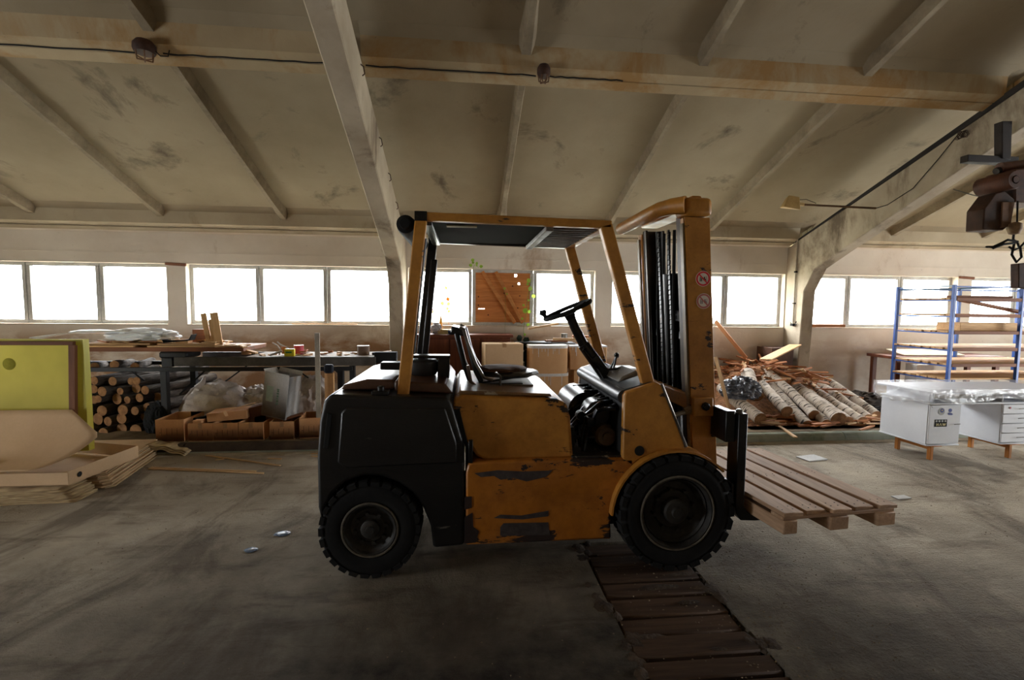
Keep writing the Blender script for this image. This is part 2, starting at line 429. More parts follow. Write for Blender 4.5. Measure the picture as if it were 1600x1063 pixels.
# ---- floor
fm = MB()
holes = (0.80, 1.46, 1.25, 3.14)     # the planked pit cover let into the floor
def floor_piece(x0, x1, y0, y1): fm.bx(x0, x1, y0, y1, -.12, 0)
floor_piece(X0, holes[0], YF, 5.38); floor_piece(holes[1], X1, YF, 5.38)
floor_piece(holes[0], holes[1], YF, holes[2]); floor_piece(holes[0], holes[1], holes[3], 5.38)
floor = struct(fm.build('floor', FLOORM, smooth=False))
floor['label'] = 'packed dirty concrete floor with oil stains and tyre tracks'
y = holes[2] + .005; i = 0
while y < holes[3] - .06:
    w = [.15, .17, .14, .19, .13, .16][i % 6]; w = min(w, holes[3] - .01 - y)
    dz = random.uniform(-.012, .004); j = random.uniform(-.03, .03)
    MB().box(((holes[0] + holes[1]) / 2 + j * .3, y + w / 2, -.03 + dz), (.63 + j * .3, w - .018, .06), (random.uniform(-.008, .008), 0, random.uniform(-.015, .015))).build('plank', FLX, floor, bevel=.008, seg=1)
    y += w; i += 1
MB().bx(holes[0], holes[1], holes[2], holes[3], -.14, -.09).build('pit_base', MATTE, floor, smooth=False)
# crumbs, chips and grit trodden into the floor: nobody could count them
dm = MB()
for k in range(46):          # crusts of dirt trodden over the plank edges
    ex = random.choice((holes[0], holes[1])) + random.gauss(0, .035); ey = random.uniform(holes[2], holes[3] + .05)
    if k > 33: ex = random.uniform(holes[0], holes[1])
    r = random.uniform(.05, .15); n8 = 11; t0 = random.uniform(0, 6)
    rim_ = [(ex + r * random.uniform(.35, .7) * math.cos(2 * PI * q / n8 + t0) * (2.2 if k > 33 else 1), ey + r * random.uniform(.5, 1) * math.sin(2 * PI * q / n8 + t0) * (.35 if k > 33 else 1), -.004) for q in range(n8)]
    dm.add(rim_ + [(ex, ey, random.uniform(.006, .014))], [(q, (q + 1) % n8, n8) for q in range(n8)])
dm.build('dirt_crust', M('dirt_crust', (92, 76, 62), (52, 42, 35), rough=.95, scale=12, bump=1, bscale=50, bd=.01), floor, kind='stuff')
gm = MB()
for k in range(2600):
    x = random.uniform(-4.5, 6.5); yy = random.uniform(1.0, 5.3)
    if random.random() < .35: x = random.gauss(1.6, .35); yy = random.uniform(1.2, 3.2)
    r = random.uniform(.002, .007); t = random.uniform(0, 6)
    h = r * .7
    pts = [(x + r * math.cos(t + a) * random.uniform(.6, 1.6), yy + r * math.sin(t + a), 0.0) for a in (0, 2.1, 4.2)]
    gm.add(pts + [(x, yy, h)], [(0, 1, 3), (1, 2, 3), (2, 0, 3)])
o = gm.build('floor_grit', M('floor_grit', (150, 130, 104), (84, 70, 56), rough=.9, bump=0), smooth=False)
tag(o, 'loose grit and wood crumbs scattered over the dirt floor', 'grit', kind='stuff')

# ---- raised strip along the window wall and its rounded kerb
st = struct(MB().bx(X0, X1, 5.52, YW + .3, -.1, .10).build('raised_floor', mk_plaster('dusty_raised_concrete', (150, 136, 116), (118, 102, 84), (84, 68, 52), .5), smooth=False))
st['label'] = 'raised concrete strip along the foot of the window wall'
kerb = struct(MB().bx(X0, X1, 5.38, 5.52, -.1, .03).build('kerb', KERBM, smooth=False)); kerb['label'] = 'rounded mossy concrete kerb in front of the raised strip'
x = X0 + .3
while x < X1 - .3:
    L = 1.95
    prof = [(5.38, 0.0)] + [(5.46 - .075 * math.cos(a), .045 + .062 * math.sin(a)) for a in [PI * q / 8 for q in range(9)]] + [(5.535, 0.0)]
    MB().prism(prof, x, min(x + L - .012, X1 - .3), 'x').build('kerb_stone', KERBM if x > 1 else M('dark_dirty_kerb', (84, 70, 58), (54, 45, 38), rough=.95), kerb)
    x += L
# broken mortar lip in front of the kerb
lm = MB()
def lip(u, v):
    x = -3.3 + 9.8 * u; d = .05 + .10 * abs(mnoise.noise(Vector((x * 2.3, 3, 0)))) + .05 * mnoise.noise(Vector((x * 9, 7, 0)))
    return (x, 5.38 - d * v, .012 * (1 - v) ** .5 + (.001 if v < 1 else -.003))
lm.grid(lip, 160, 3)
lm.build('mortar_lip', M('pale_mortar', (176, 164, 144), (146, 132, 112), rough=.9), kerb, smooth=False)

# ---- window wall and its twin on the far side
ZS, ZH = 1.31, 2.245            # sill and head of the openings
def long_wall(name, s, y_in, label):
    """s=+1: the wall we look at; s=-1: behind the camera"""
    mb = MB(); yo = y_in + s * .32
    ya, yb = min(y_in, yo), max(y_in, yo)
    mb.bx(X0, X1, ya, yb, -.1, ZS)
    mb.bx(X0, X1, ya, yb, ZH, 2.72)
    if s < 0: mb.bx(X0, X1, ya, yb, ZS, ZH)      # unseen far long side, left blind to cut light from the front
    for k in (range(-2, 2) if s > 0 else ()):
        b = XF - BAY + k * BAY
        if b > X0: mb.bx(b - .02, b + .24, ya, yb, ZS, ZH)           # behind each portal frame
        if b + 3.2 > X0: mb.bx(b + 3.29, b + 3.57, ya, yb, ZS, ZH)         # the mid-bay pier
    if s > 0: mb.bx(X0 - .3, X0 + .4, ya, yb, ZS, ZH); mb.bx(X1 - .1, X1 + .3, ya, yb, ZS, ZH)
    w = struct(mb.build(name, WALLM, smooth=False)); w['label'] = label
    # lime-washed sill ledges
    for k in (range(-2, 2) if s > 0 else ()):
        b = XF - BAY + k * BAY
        for (a, c) in ((b + .24, b + 3.29), (b + 3.57, b + BAY - .02)):
            if a < X0: continue
            MB().bx(a, c, y_in - s * .02, y_in + s * .14, ZS, ZS + .018).build('sill', M('limewashed_sill', (226, 214, 196), (196, 176, 150), rough=.8), w, smooth=False)
    return w
wall_back = long_wall('wall_back', 1, YW, 'limewashed window wall with damp brown stains under the sills')
wall_front = long_wall('wall_front', -1, YF, 'unseen limewashed long wall behind the camera, left blind to cut light')
# brick patch over the left pier, chipped plaster
for bx_ in (-4.52, 8.80):
    MB().box((bx_ + .16, YW - .012, 2.235), (.30, .03, .045), (0, .05, 0)).build('chipped_brick', M('chipped_brick', (150, 104, 80), (120, 80, 60), rough=.95), wall_back, bevel=.01)
# soffit strip line on the lintel
MB().bx(X0, X1, YW - .012, YW, 2.40, 2.415).build('lintel_ridge', WALLM, wall_back, smooth=False)

win_n = [0]
def window(x0, x1, yp, s, board=False):
    win_n[0] += 1
    f = MB(); t = .052
    z0, z1 = ZS + .018, ZH
    f.bx(x0, x1, yp - .03, yp + .03, z0, z0 + t); f.bx(x0, x1, yp - .03, yp + .03, z1 - t, z1)
    f.bx(x0, x0 + t, yp - .03, yp + .03, z0 + t, z1 - t); f.bx(x1 - t, x1, yp - .03, yp + .03, z0 + t, z1 - t)
    w = struct(f.build('window_%d' % win_n[0], FRAMEM, bevel=.004, seg=1))
    if not board:
        MB().bx(x0 + t, x1 - t, yp + s * .008, yp + s * .012, z0 + t, z1 - t).build('pane', GLASS, w, smooth=False)
    return w
boarded = None
for k in range(-2, 2):
    b = XF - BAY + k * BAY
    for (a, c) in ((b + .24, b + 3.29), (b + 3.57, b + BAY - .02)):
        if c < X0: continue
        n = 3; d = (c - a) / n
        for q in range(n):
            xa, xb = a + q * d + (.006 if q else 0), a + (q + 1) * d - (.006 if q < n - 1 else 0)
            bd = (k == 0 and abs(a - (b + .24)) < .01 and q == 1)
            if xa < X0: continue
            w = window(xa, xb, YP, 1, bd)
            if bd: boarded = (w, xa, xb)
# the boarded-up window: planks, two slanting battens, knot holes and a split that let daylight through
w, xa, xb = boarded
w['label'] = 'window opening boarded up with orange planks and two slanting battens'
rows = [1.36, 1.545, 1.715, 1.905, 2.075, 2.215]
hole = {4: [(xb - .29, 2.155, .022), (xa + .20, 2.155, .010)], 3: [(xb - .235, 2.02, .018)], 1: [(xa + .15, 1.60, .05)]}
for r in range(5):
    z0, z1 = rows[r] - .0015, rows[r + 1] + .0015; YP_ = YP + (.004 if r % 2 else 0)
    mb = MB(); x = xa + .03; hs = sorted(hole.get(r, []))
    for hx, hz, hr in hs:
        hh = .005 if hr > .04 else hr
        hz = min(max(hz, z0 + hh + .004), z1 - hh - .004)
        mb.bx(x, hx - hr, YP_ - .02, YP_ + .02, z0, z1)
        mb.bx(hx - hr, hx + hr, YP_ - .02, YP_ + .02, z0, hz - hh); mb.bx(hx - hr, hx + hr, YP_ - .02, YP_ + .02, hz + hh, z1)
        x = hx + hr
    mb.bx(x, xb - .03, YP_ - .02, YP_ + .02, z0, z1)
    mb.build('plank', ORX, w, smooth=False)
for (u0, u1) in ((.16, .70), (.38, .83)):
    MB().bar((xa + (xb - xa) * u0, YP - .034, 2.21), (xa + (xb - xa) * u1, YP - .034, 1.37), .026, .055).build('batten', wood('pale_orange_batten', (224, 160, 96), (196, 124, 66), 0), w, bevel=.003, seg=1)
km = MB()
for kx, kz in ((.1, 1.80), (.1, 1.66), (.52, 1.86), (.66, 1.98), (.78, 1.82), (.64, 1.75), (.26, 1.50), (.50, 1.68), (.75, 1.62)):
    km.lathe([(.012, YP - .0215), (.010, YP - .0225), (0, YP - .023)], (xa + (xb - xa) * kx, 0, kz), 'y', 8)
km.build('knots', M('dark_knot', (96, 50, 28), (70, 36, 20), bump=0), w)

# ---- end walls
for nm, xx, s in (('wall_left', X0, -1), ('wall_right', X1, 1)):
    m_ = MB()
    if s < 0:   # the left gable has a smaller doorway, added out of view to light sides facing the camera
        m_.prism([(1.6, -.1), (YW + .3, -.1), (YW + .3, 2.9), (1.6, 5.25)], xx - .3, xx, 'x'); m_.prism([(YF - .3, -.1), (-.1, -.1), (-.1, 5.9), (-.64, 6.1), (YF - .3, 2.9)], xx - .3, xx, 'x'); m_.prism([(-.1, 2.05), (1.6, 2.05), (1.6, 5.25), (-.1, 5.9)], xx - .3, xx, 'x')
    else:       # the right gable has a big open doorway, assumed out of view to bring in more light
        m_.prism([(4.2, -.1), (YW + .3, -.1), (YW + .3, 2.9), (4.2, 4.35)], xx, xx + .3, 'x'); m_.prism([(YF - .3, -.1), (1.2, -.1), (1.2, 5.4), (-.64, 6.1), (YF - .3, 2.9)], xx, xx + .3, 'x'); m_.prism([(1.2, 2.45), (4.2, 2.45), (4.2, 4.35), (1.2, 5.4)], xx, xx + .3, 'x')
    o = struct(m_.build(nm, WALLM, smooth=False)); o['label'] = 'gable wall with a wide open doorway assumed outside the picture to add light' if s > 0 else 'gable wall with a smaller open doorway added outside the picture for light'

# ---- ceiling: ribbed concrete panels laid along the slope between the portal frames
SL = .22                                     # depth of the panels' edge ribs
def slope_slab(mb, ya, yb, x0, x1, z_off, th):
    mb.prism([(ya, zt(ya) + z_off), (yb, zt(yb) + z_off), (yb, zt(yb) + z_off + th), (ya, zt(ya) + z_off + th)], x0, x1, 'x')
mb = MB()
slope_slab(mb, -.64, YW + .5, X0 - .3, X1 + .3, SL, .1)
slope_slab(mb, YF - .5, -.64, X0 - .3, X1 + .3, SL, .1)
ceiling = struct(mb.build('ceiling', CEIL, smooth=False)); ceiling['label'] = 'sloping ribbed concrete roof panels with damp stains'
joints = [7.55, 4.61, 1.67, -.64]
for k in range(-2, 2):
    xa, xb = max(XF - BAY + k * BAY + .21, X0), XF + k * BAY
    if xb < X0: continue
    x_full = XF - BAY + k * BAY + .02
    front = [(-1.28 - j) for j in joints]
    for side in (1, -1):
        js = joints if side > 0 else front
        for j in js:
            m_ = MB()
            for (d0, d1, ch) in ((.006, .12, .05), (-.12, -.006, -.05)):
                ya, yb = j + d0, j + d1
                if j in (joints[-1], front[-1]) and (d0 > 0) != (side > 0): continue
                zb = [zt(ya) + .0, zt(yb) + .0]
                # rib with a chamfered fillet where it meets the slab
                if ch < 0: pts = [(ya, zt(ya) + SL + .03), (ya + .02, zb[0] + .0), (yb, zb[1]), (yb, zt(yb) + SL + .03)]
                else: pts = [(ya, zt(ya) + SL + .03), (ya, zb[0]), (yb - .02, zb[1]), (yb, zt(yb) + SL + .03)]
                m_.prism(pts, xa, xb, 'x')
            if side > 0 or j != front[-1]:
                m_.build('edge_rib', RIBM if j != js[0] else RIBP, ceiling, smooth=False)
                f_ = MB()
                if side > 0: ya = j - .12; f_.prism([(ya + .02, zt(ya) + SL - .055), (ya + .018, zt(ya) + SL + .03), (ya - .085, zt(ya) + SL + .05), (ya - .085, zt(ya - .085) + SL - .002)], xa, xb, 'x'); f_.build('fillet', CEIL, ceiling, smooth=False)
        # strip over the wall head
        m_ = MB(); j = js[0]
        ya, yb = (j + .006, YW + .3) if side > 0 else (YF - .3, j - .006)
        slope_slab(m_, ya, yb, xa, xb, 0, .12); m_.build('eave_strip', WALLM, ceiling, smooth=False)
        # cross ribs running up the slope
        for q in range(1, 4):
            xc = x_full + (XF + k * BAY + .19 - x_full) * q / 4 - .03
            if xc < X0: continue
            for a in range(3):
                y1_, y0_ = js[a], js[a + 1]
                lo, hi = min(y0_, y1_) + .06, max(y0_, y1_) - .06
                if side > 0 and a > 1 or side < 0 and a > 1: pass
                m_ = MB()
                for (e0, e1, w0, w1) in ((lo, lo + .3, .06, .045), (lo + .3, hi - .45, .045, .045), (hi - .45, hi, .045, .075)):
                    dz0 = .12
                    vs = []
                    for (yy, ww) in ((e0, w0), (e1, w1)):
                        zb = zt(yy) + SL - dz0; zu = zt(yy) + SL + .02
                        vs += [(xc - ww * .6, yy, zb), (xc + ww * .6, yy, zb), (xc + ww * 1.3, yy, zu), (xc - ww * 1.3, yy, zu)]
                    m_.add(vs, [(0, 1, 2, 3), (7, 6, 5, 4), (0, 4, 5, 1), (1, 5, 6, 2), (2, 6, 7, 3), (3, 7, 4, 0)])
                m_.build('cross_rib', M('dirty_cross_rib', (160, 146, 122), (124, 110, 88), rough=.9, scale=3, bscale=20), ceiling, smooth=False)
# longitudinal cable clipped along the eave and dark tubes drawn as the crack along the first joint
mb = MB()
for k in range(-1, 2):
    b = XF - BAY + k * BAY
    pts = [(b + .22 + (BAY - .24) * t / 14, 7.53, zt(7.53) - .012 - .004 * (t % 2)) for t in range(15)]
    mb.tube(pts, .008, 6)
mb.build('eave_cable', M('dusty_cable', (150, 136, 110), (120, 106, 84), bump=0), ceiling)
mb = MB()
for (a, b) in ((-6.5, -2.85), (-2.62, -1.15), (-.9, .66), (.78, 1.5)):
    pts = [(a + (b - a) * t / 12, 4.575, zt(4.575) - .014 - .008 * math.sin(t * 1.7) ** 2) for t in range(13)]
    mb.tube(pts, .006, 6)
mb.build('joint_crack', MATTE, ceiling)

# ---- portal frames
def portal(xl):
    """column, haunch and rafter of one frame, both halves"""
    def half(sg, yw):
        def Y(y): return y if sg > 0 else -1.28 - y
        soff = lambda yy: 2.50 + (6.6 - yy) * .43 if yy > 3.6 else 3.79 + (3.6 - yy) * .36
        pts = [(Y(YW + .02), 0.0 if sg > 0 else 0.0), (Y(7.36), 0.0), (Y(7.28), 1.94), (Y(7.06), 2.29), (Y(6.6), 2.50), (Y(3.6), soff(3.6)), (Y(-.64), soff(-.64)),
               (Y(-.64), zt(Y(-.64)) + .0 - .004), (Y(YW + .02), zt(Y(YW + .02)) - .004)]
        MBx = MB(); MBx.prism(pts, xl, xl + .21, 'x'); return MBx
    a = half(1, YW); b = half(-1, YF); m = MB(); m.add(a.v, a.f); m.add(b.v, b.f)
    o = struct(m.build('portal_frame', BEAM, bevel=.012, seg=1, smooth=False)); return o
lab = {XF: 'limewashed concrete portal frame right of the truck with a pipe on its column', XF - BAY: 'limewashed concrete portal frame directly behind the truck'}
pf = {}
for xl in frames_x[:-1]:
    o = portal(xl); pf[round(xl, 2)] = o
    o['label'] = lab.get(xl, 'limewashed concrete portal frame outside the picture')
o = pf[5.52]
MB().tube([(5.50, 7.47, 1.36), (5.50, 7.47, 2.0), (5.50, 7.465, 2.80)], .013, 8).build('conduit', M('painted_conduit', (190, 180, 160), (160, 148, 128), bump=0), o)
MB().bx(5.47, 5.52, 7.44, 7.50, 1.36, 1.40).bx(5.485, 5.52, 7.45, 7.49, 2.25, 2.28).bx(5.485, 5.52, 7.45, 7.49, 1.73, 1.75).build('conduit_clip', MATTE, o)
mb = MB(); mb.tube([(5.50, 7.42, 1.38), (5.49, 7.38, 1.44), (5.49, 7.36, 1.40), (5.49, 7.44, 1.36), (5.49, 7.52, 1.42)], .006, 5).build('loose_wire', MATTE, o)
# dark joint strip where rafter meets the roof
for xl, o in pf.items():
    MB().prism([(7.60, zt(7.60) - .005), (7.60, zt(7.6) + .012), (-.6, zt(-.6) + .03), (-.6, zt(-.6) - .03), (4.7, zt(4.7) - .05), (6.3, zt(6.3) - .03)], xl - .014, xl + .002, 'x').build('joint_strip', M('dark_joint', (44, 38, 34), (30, 26, 24), bump=0), o)
    if xl < 0:
        hk = MB()
        for yy in (4.5, 5.4, 6.0, 6.6):
            z = zt(yy) - .12
            hk.tube([(xl + .21, yy, z + .05), (xl + .235, yy, z + .03), (xl + .245, yy, z - .03), (xl + .225, yy, z - .05)], .006, 5)
        hk.build('wall_hooks', RUST, o)

# ---- outdoors: bright ground and a few shrubs seen blown out through the panes
g = struct(MB().bx(-60, 60, 8.2, 90, -.5, -.4).bx(-60, 60, -90, -9.5, -.5, -.4).build('outside_ground', GRASS, smooth=False)); g['label'] = 'pale overexposed ground outside the windows'

# ================================================================== the forklift truck
N0, F0, YC = 2.82, 4.02, 3.42      # near side, far side, centre line
FT = root('forklift_truck', (0.35, YC, 0), 'old yellow and black forklift truck with worn paint parked across the floor', 'forklift')
# counterweight with the rear wheel arches
cwp = [(0.0, .18), (0.0, .80), (-.075, 1.06), (-.10, 1.10), (-.78, 1.125), (-.815, 1.09), (-.845, .97), (-.862, .76), (-.862, .45), (-.845, .36), (-.82, .44),
       (-.775, .53), (-.70, .60), (-.60, .635), (-.50, .63), (-.40, .59), (-.31, .52), (-.245, .42), (-.205, .31), (-.19, .17)]
m = MB().prism(cwp, N0, F0)
cw = m.build('counterweight', BLK, FT, bevel=.045, seg=4)
MB().prism([(-.045, .82), (-.115, 1.04), (-.69, 1.05), (-.72, 1.02), (-.745, .72), (-.70, .685), (-.045, .70)], N0 - .010, N0 + .03).build('side_plate', BLK, cw, bevel=.012, seg=2)
MB().box((-.795, N0 - .001, .91), (.030, .012, .21), (0, .12, 0)).build('corner_slot', MATTE, cw, bevel=.004)
MB().box((-.866, 3.42, .62), (.03, .5, .16)).build('tow_plate', BLKM, cw, bevel=.01)
# lids on top of the counterweight
m = MB()
m.prism([(-.76, 1.125), (-.745, 1.155), (-.60, 1.19), (-.44, 1.185), (-.44, 1.12)], N0 + .16, F0 - .1)
m.prism([(-.43, 1.12), (-.43, 1.185), (-.12, 1.165), (-.07, 1.10)], N0 + .12, F0 - .1)
m.build('rear_lid', BRN, FT, bevel=.012, seg=2)
MB().box((-.50, N0 + .06, 1.125), (.10, .07, .025)).lathe([(.022, 1.13), (.022, 1.16), (.012, 1.165), (0, 1.165)], (-.50, N0 + .06, 0), 'z', 10).build('hinge', BLKM, FT, bevel=.004)
# pre-cleaner drum with its bracket
m = MB(); m.lathe([(.0, 1.175), (.105, 1.175), (.115, 1.20), (.115, 1.265), (.10, 1.28), (0, 1.285)], (-.30, 3.30, 0), 'z', 28)
af = m.build('air_cleaner', DGREY, FT)
m = MB(); m.bar((-.57, 3.30, 1.235), (-.36, 3.30, 1.235), .10, .05); m.bar((-.36, 3.30, 1.30), (-.10, 3.30, 1.297), .11, .022); m.bx(-.185, -.105, 3.24, 3.36, 1.15, 1.295); m.bx(-.43, -.40, 3.25, 3.35, 1.18, 1.30)
m.build('bracket', BLKM, af, bevel=.008)
# engine hood
hp = [(-.075, 1.03), (-.06, 1.085), (-.02, 1.10), (.57, 1.075), (.635, 1.045), (.66, .96), (.685, .69), (.14, .69), (.07, .72), (.03, .79), (.0, .82)]
MB().prism(hp, N0 + .05, F0 - .05).build('engine_hood', YEL, FT, bevel=.022, seg=3)
m = MB(); m.prism([(-.05, 1.10), (.55, 1.08), (.54, 1.10), (-.03, 1.125)], N0 + .10, F0 - .15)
m.build('hood_top', HTOP, FT, bevel=.008)
MB().prism([(-.085, 1.02), (-.03, 1.02), (.025, .78), (.025, .68), (.006, .68), (.006, .79), (-.06, 1.0)], N0 + .03, F0 - .03).build('hood_seal', MATTE, FT)
# chassis
chp = [(.008, .182), (.008, .64), (.02, .69), (.05, .705), (1.06, .705), (1.06, .625), (.99, .56), (.94, .47), (.915, .37), (.925, .184)]
ch = MB().prism(chp, N0, N0 + .35).prism(chp, F0 - .35, F0).bx(.01, .90, N0 + .35, F0 - .35, .20, .66)
ch = ch.build('chassis', YELC, FT, bevel=.014, seg=2)
MB().prism([(.0, .36), (.05, .39), (.055, .30), (.09, .27), (.07, .20), (.0, .195)], N0 - .003, N0).prism([(.0, .49), (.045, .49), (.045, .42), (.0, .41)], N0 - .003, N0).build('bare_patch', M('bare_primer', (50, 34, 32), (36, 26, 26), rough=.6), ch, smooth=False)
MB().prism([(.22, .29), (.24, .315), (.52, .31), (.53, .23), (.22, .235)], N0 - .0025, N0).prism([(.22, .37), (.35, .36), (.52, .385), (.52, .35), (.36, .335), (.18, .35)], N0 - .0025, N0).prism([(.06, .635), (.20, .65), (.36, .638), (.54, .64), (.50, .60), (.38, .575), (.30, .60), (.22, .59), (.18, .615), (.10, .61)], N0 - .0025, N0).build('scraped_patch', M('scraped_grey_primer', (78, 72, 72), (50, 44, 46), rough=.6, scale=18), ch, smooth=False)
MB().bx(.025, .05, N0 - .012, N0 + .02, .70, .84).build('hinge', BLKM, FT, bevel=.003)
MB().bx(.67, 1.05, N0 + .03, F0 - .03, .700, .716).build('floor_plate', M('worn_floor_plate', (70, 66, 64), (40, 38, 38), rough=.3, metal=.5, chip=.6, chipc=(190, 176, 150), chipscale=14), FT, bevel=.004)
# front cowl: two yellow cheeks with the dark dashboard between them
cp = [(.985, .70), (.985, 1.10), (1.00, 1.125), (1.19, 1.185), (1.225, 1.165), (1.385, .79), (1.40, .735), (1.31, .752), (1.20, .74), (1.10, .70), (1.04, .655)]
for (a, b) in ((N0, N0 + .05), (F0 - .05, F0)):
    MB().prism(cp, a, b).build('cowl_cheek', YEL, FT, bevel=.01)
MB().lathe([(.0, N0 - .001), (.032, N0 - .001), (.032, N0 - .003), (0, N0 - .003)], (1.092, 0, .752), 'y', 20).build('round_hole', MATTE, FT)
MB().tube([(1.225, N0 + .006, 1.172), (1.40, N0 + .006, .77)], .010, 6).build('cheek_weld', STEEL, FT)
MB().tube([(1.005, N0 + .052, 1.085), (1.005, F0 - .05, 1.085)], .045, 16).build('cowl_roll', DGREY, FT)
MB().prism([(1.0, 1.06), (1.0, 1.13), (1.19, 1.18), (1.25, 1.06)], N0 + .055, F0 - .055).build('dashboard', M('dusty_dark_cowl', (60, 62, 62), (38, 40, 42), rough=.5), FT, bevel=.01)
m = MB(); m.prism([(1.02, 1.145), (1.16, 1.19), (1.15, 1.23), (1.05, 1.185)], 3.05, 3.35)
m.build('instrument_pod', M('pod_grey', (120, 112, 98), (70, 66, 60), rough=.5), FT, bevel=.012)
m = MB()
for (x, yy, a, h) in ((1.08, 3.42, -.10, .12), (1.12, 3.48, .02, .14), (1.06, 3.54, -.14, .16), (1.13, 3.60, .05, .12)):
    m.tube([(x, yy, 1.15), (x + a, yy - .02, 1.15 + h)], .008, 6); m.lathe([(0, -.02), (.016, -.012), (.02, 0), (.016, .012), (0, .02)], (x + a, yy - .02, 1.15 + h), 'z', 8)
m.build('control_lever', BLKM, FT)
# fenders
for (a, b) in ((N0 - .05, N0 + .16), (F0 - .16, F0 + .05)):
    pts = []; rr = (.405, .418)
    th = [math.radians(t) for t in range(42, 183, 8)]
    pts = [(1.322 + rr[1] * math.cos(t), .345 + rr[1] * math.sin(t)) for t in th] + [(1.322 + rr[0] * math.cos(t), .345 + rr[0] * math.sin(t)) for t in reversed(th)]
    MB().prism(pts, a, b).build('fender', YEL, FT)
MB().bx(.93, 1.40, N0 + .24, F0 - .24, .16, .70).build('drive_axle', MATTE, FT, bevel=.02)
MB().tube([(-.56, N0 + .15, .31), (-.56, F0 - .15, .31)], .055, 12).build('steer_axle', BLKM, FT)
MB().bx(-.78, -.28, N0 + .24, F0 - .24, .30, .66).build('axle_housing', MATTE, FT, bevel=.02)
MB().bx(-.2, .9, N0 + .2, F0 - .2, .20, .3).build('belly', MATTE, FT)

# wheels
def wheel(cx, cz, r, ya, yb, near, nl, rimr, name_l):
    """ya: outer face, yb: inner face"""
    w = abs(yb - ya); s = 1 if yb > ya else -1
    def Y(t): return ya + s * t
    prof = [(rimr, Y(.03)), (rimr + .012, Y(.012)), (rimr + (r - rimr) * .45, Y(.0)), (r * .915, Y(.012)), (r * .965, Y(.03)), (r * .972, Y(w * .5)), (r * .965, Y(w - .03)), (r * .915, Y(w - .012)), (rimr + (r - rimr) * .45, Y(w)), (rimr, Y(w - .02))]
    t = MB().lathe(prof, (cx, 0, cz), 'y', 56, False)
    ty = t.build('tyre', RUBBER, FT)
    lg = MB()
    for k in range(nl):
        for side in (0, 1):
            a = 2 * PI * (k + side * .5) / nl; h = PI / nl * .80
            skew = .35 * PI / nl
            y0, y1 = (Y(.004), Y(w * .46)) if side == 0 else (Y(w * .54), Y(w - .004))
            vs = []
            for (yy, rr_, da) in ((y0, r * .985, 0), (y1, r, skew)):
                for (q, rad) in ((-h, r * .90), (h, r * .90), (h * .82, rr_), (-h * .82, rr_)):
                    vs.append((cx + rad * math.cos(a + q + da), yy, cz + rad * math.sin(a + q + da)))
            lg.add(vs, [(0, 1, 2, 3), (7, 6, 5, 4), (0, 4, 5, 1), (1, 5, 6, 2), (2, 6, 7, 3), (3, 7, 4, 0)])
    lg.build('tread', RUBBER, ty, smooth=False)
    deep = .105 if r > .35 else .05
    rim = MB().lathe([(rimr + .004, Y(.03)), (rimr + .004, Y(.012)), (rimr - .014, Y(.010)), (rimr - .022, Y(.03)), (rimr - .03, Y(deep * .7)), (rimr * .72, Y(deep)), (rimr * .55, Y(deep * .98)), (rimr * .50, Y(deep * .8)), (0, Y(deep * .8))], (cx, 0, cz), 'y', 48, False)
    rim.build('rim', RIM, ty)
    MB().lathe([(rimr + .006, Y(.014)), (rimr + .004, Y(.007)), (rimr - .004, Y(.006)), (rimr - .007, Y(.014)), (rimr + .006, Y(.014))], (cx, 0, cz), 'y', 48, False).build('rim_edge', M('highlit_rim_edge', (120, 112, 98), (70, 64, 56), rough=.5, scale=14), ty)  # lighter dusty ring that paints a highlight along the rim edge
    hub = MB()
    hr = rimr * .34
    hub.lathe([(hr, Y(deep)), (hr, Y(deep * .35)), (hr * .85, Y(deep * .25)), (hr * .45, Y(deep * .22)), (hr * .4, Y(deep * .05)), (0, Y(deep * .05))], (cx, 0, cz), 'y', 24)
    nb = 8
    for k in range(nb):
        a = 2 * PI * k / nb + .2; hub.lathe([(.012, Y(deep)), (.012, Y(deep * .55)), (0, Y(deep * .55))], (cx + rimr * .56 * math.cos(a), 0, cz + rimr * .56 * math.sin(a)), 'y', 6)
    hub.build('hub', RIM, ty)
    if r > .35:
        ring = MB()
        for k in range(48):
            pass
        ring.lathe([(rimr * .82, Y(.06)), (rimr * .86, Y(.045)), (rimr * .90, Y(.06))], (cx, 0, cz), 'y', 48, False)
        ring.build('lock_ring', RIM, ty)
wheel(-.562, .305, .302, 2.80, 3.00, True, 26, .165, 'rear')
wheel(-.562, .305, .302, 4.04, 3.84, False, 26, .165, 'rear')
wheel(1.322, .372, .374, 2.735, 2.97, True, 26, .235, 'front')
wheel(1.322, .372, .374, 4.105, 3.87, False, 26, .235, 'front')

# overhead guard
def post(p, q, w, d, mat, nm='guard_post'):
    MB().bar(p, q, d, w, (1, 0, 0)).build(nm, mat, FT, bevel=.008)
post((-.375, 2.925, 1.10), (-.262, 2.925, 2.16), .070, .06, YEL)
post((-.375, 3.955, 1.10), (-.262, 3.955, 2.16), .070, .06, BLKM)
post((1.172, 2.925, 1.165), (.868, 2.925, 2.16), .078, .06, YEL)
post((1.172, 3.955, 1.165), (.868, 3.955, 2.16), .078, .06, YEL)
MB().tube([(-.31, 2.925, 1.35), (-.235, 2.925, 2.05)], .008, 6).build('post_cable', BLKM, FT)
MB().bar((-.335, 3.90, 1.14), (-.245, 3.90, 2.02), .05, .05, (1, 0, 0)).build('exhaust_stack', BLKM, FT, bevel=.01)
for yy in (2.925, 3.955):
    MB().bar((-.295, yy, 2.180), (.905, yy, 2.160), .06, .05).build('side_rail', YEL if yy < 3 else BLKM, FT, bevel=.008)
MB().bx(-.298, -.225, 2.893, 2.90, 2.15, 2.207).build('rail_end', BLKM, FT)
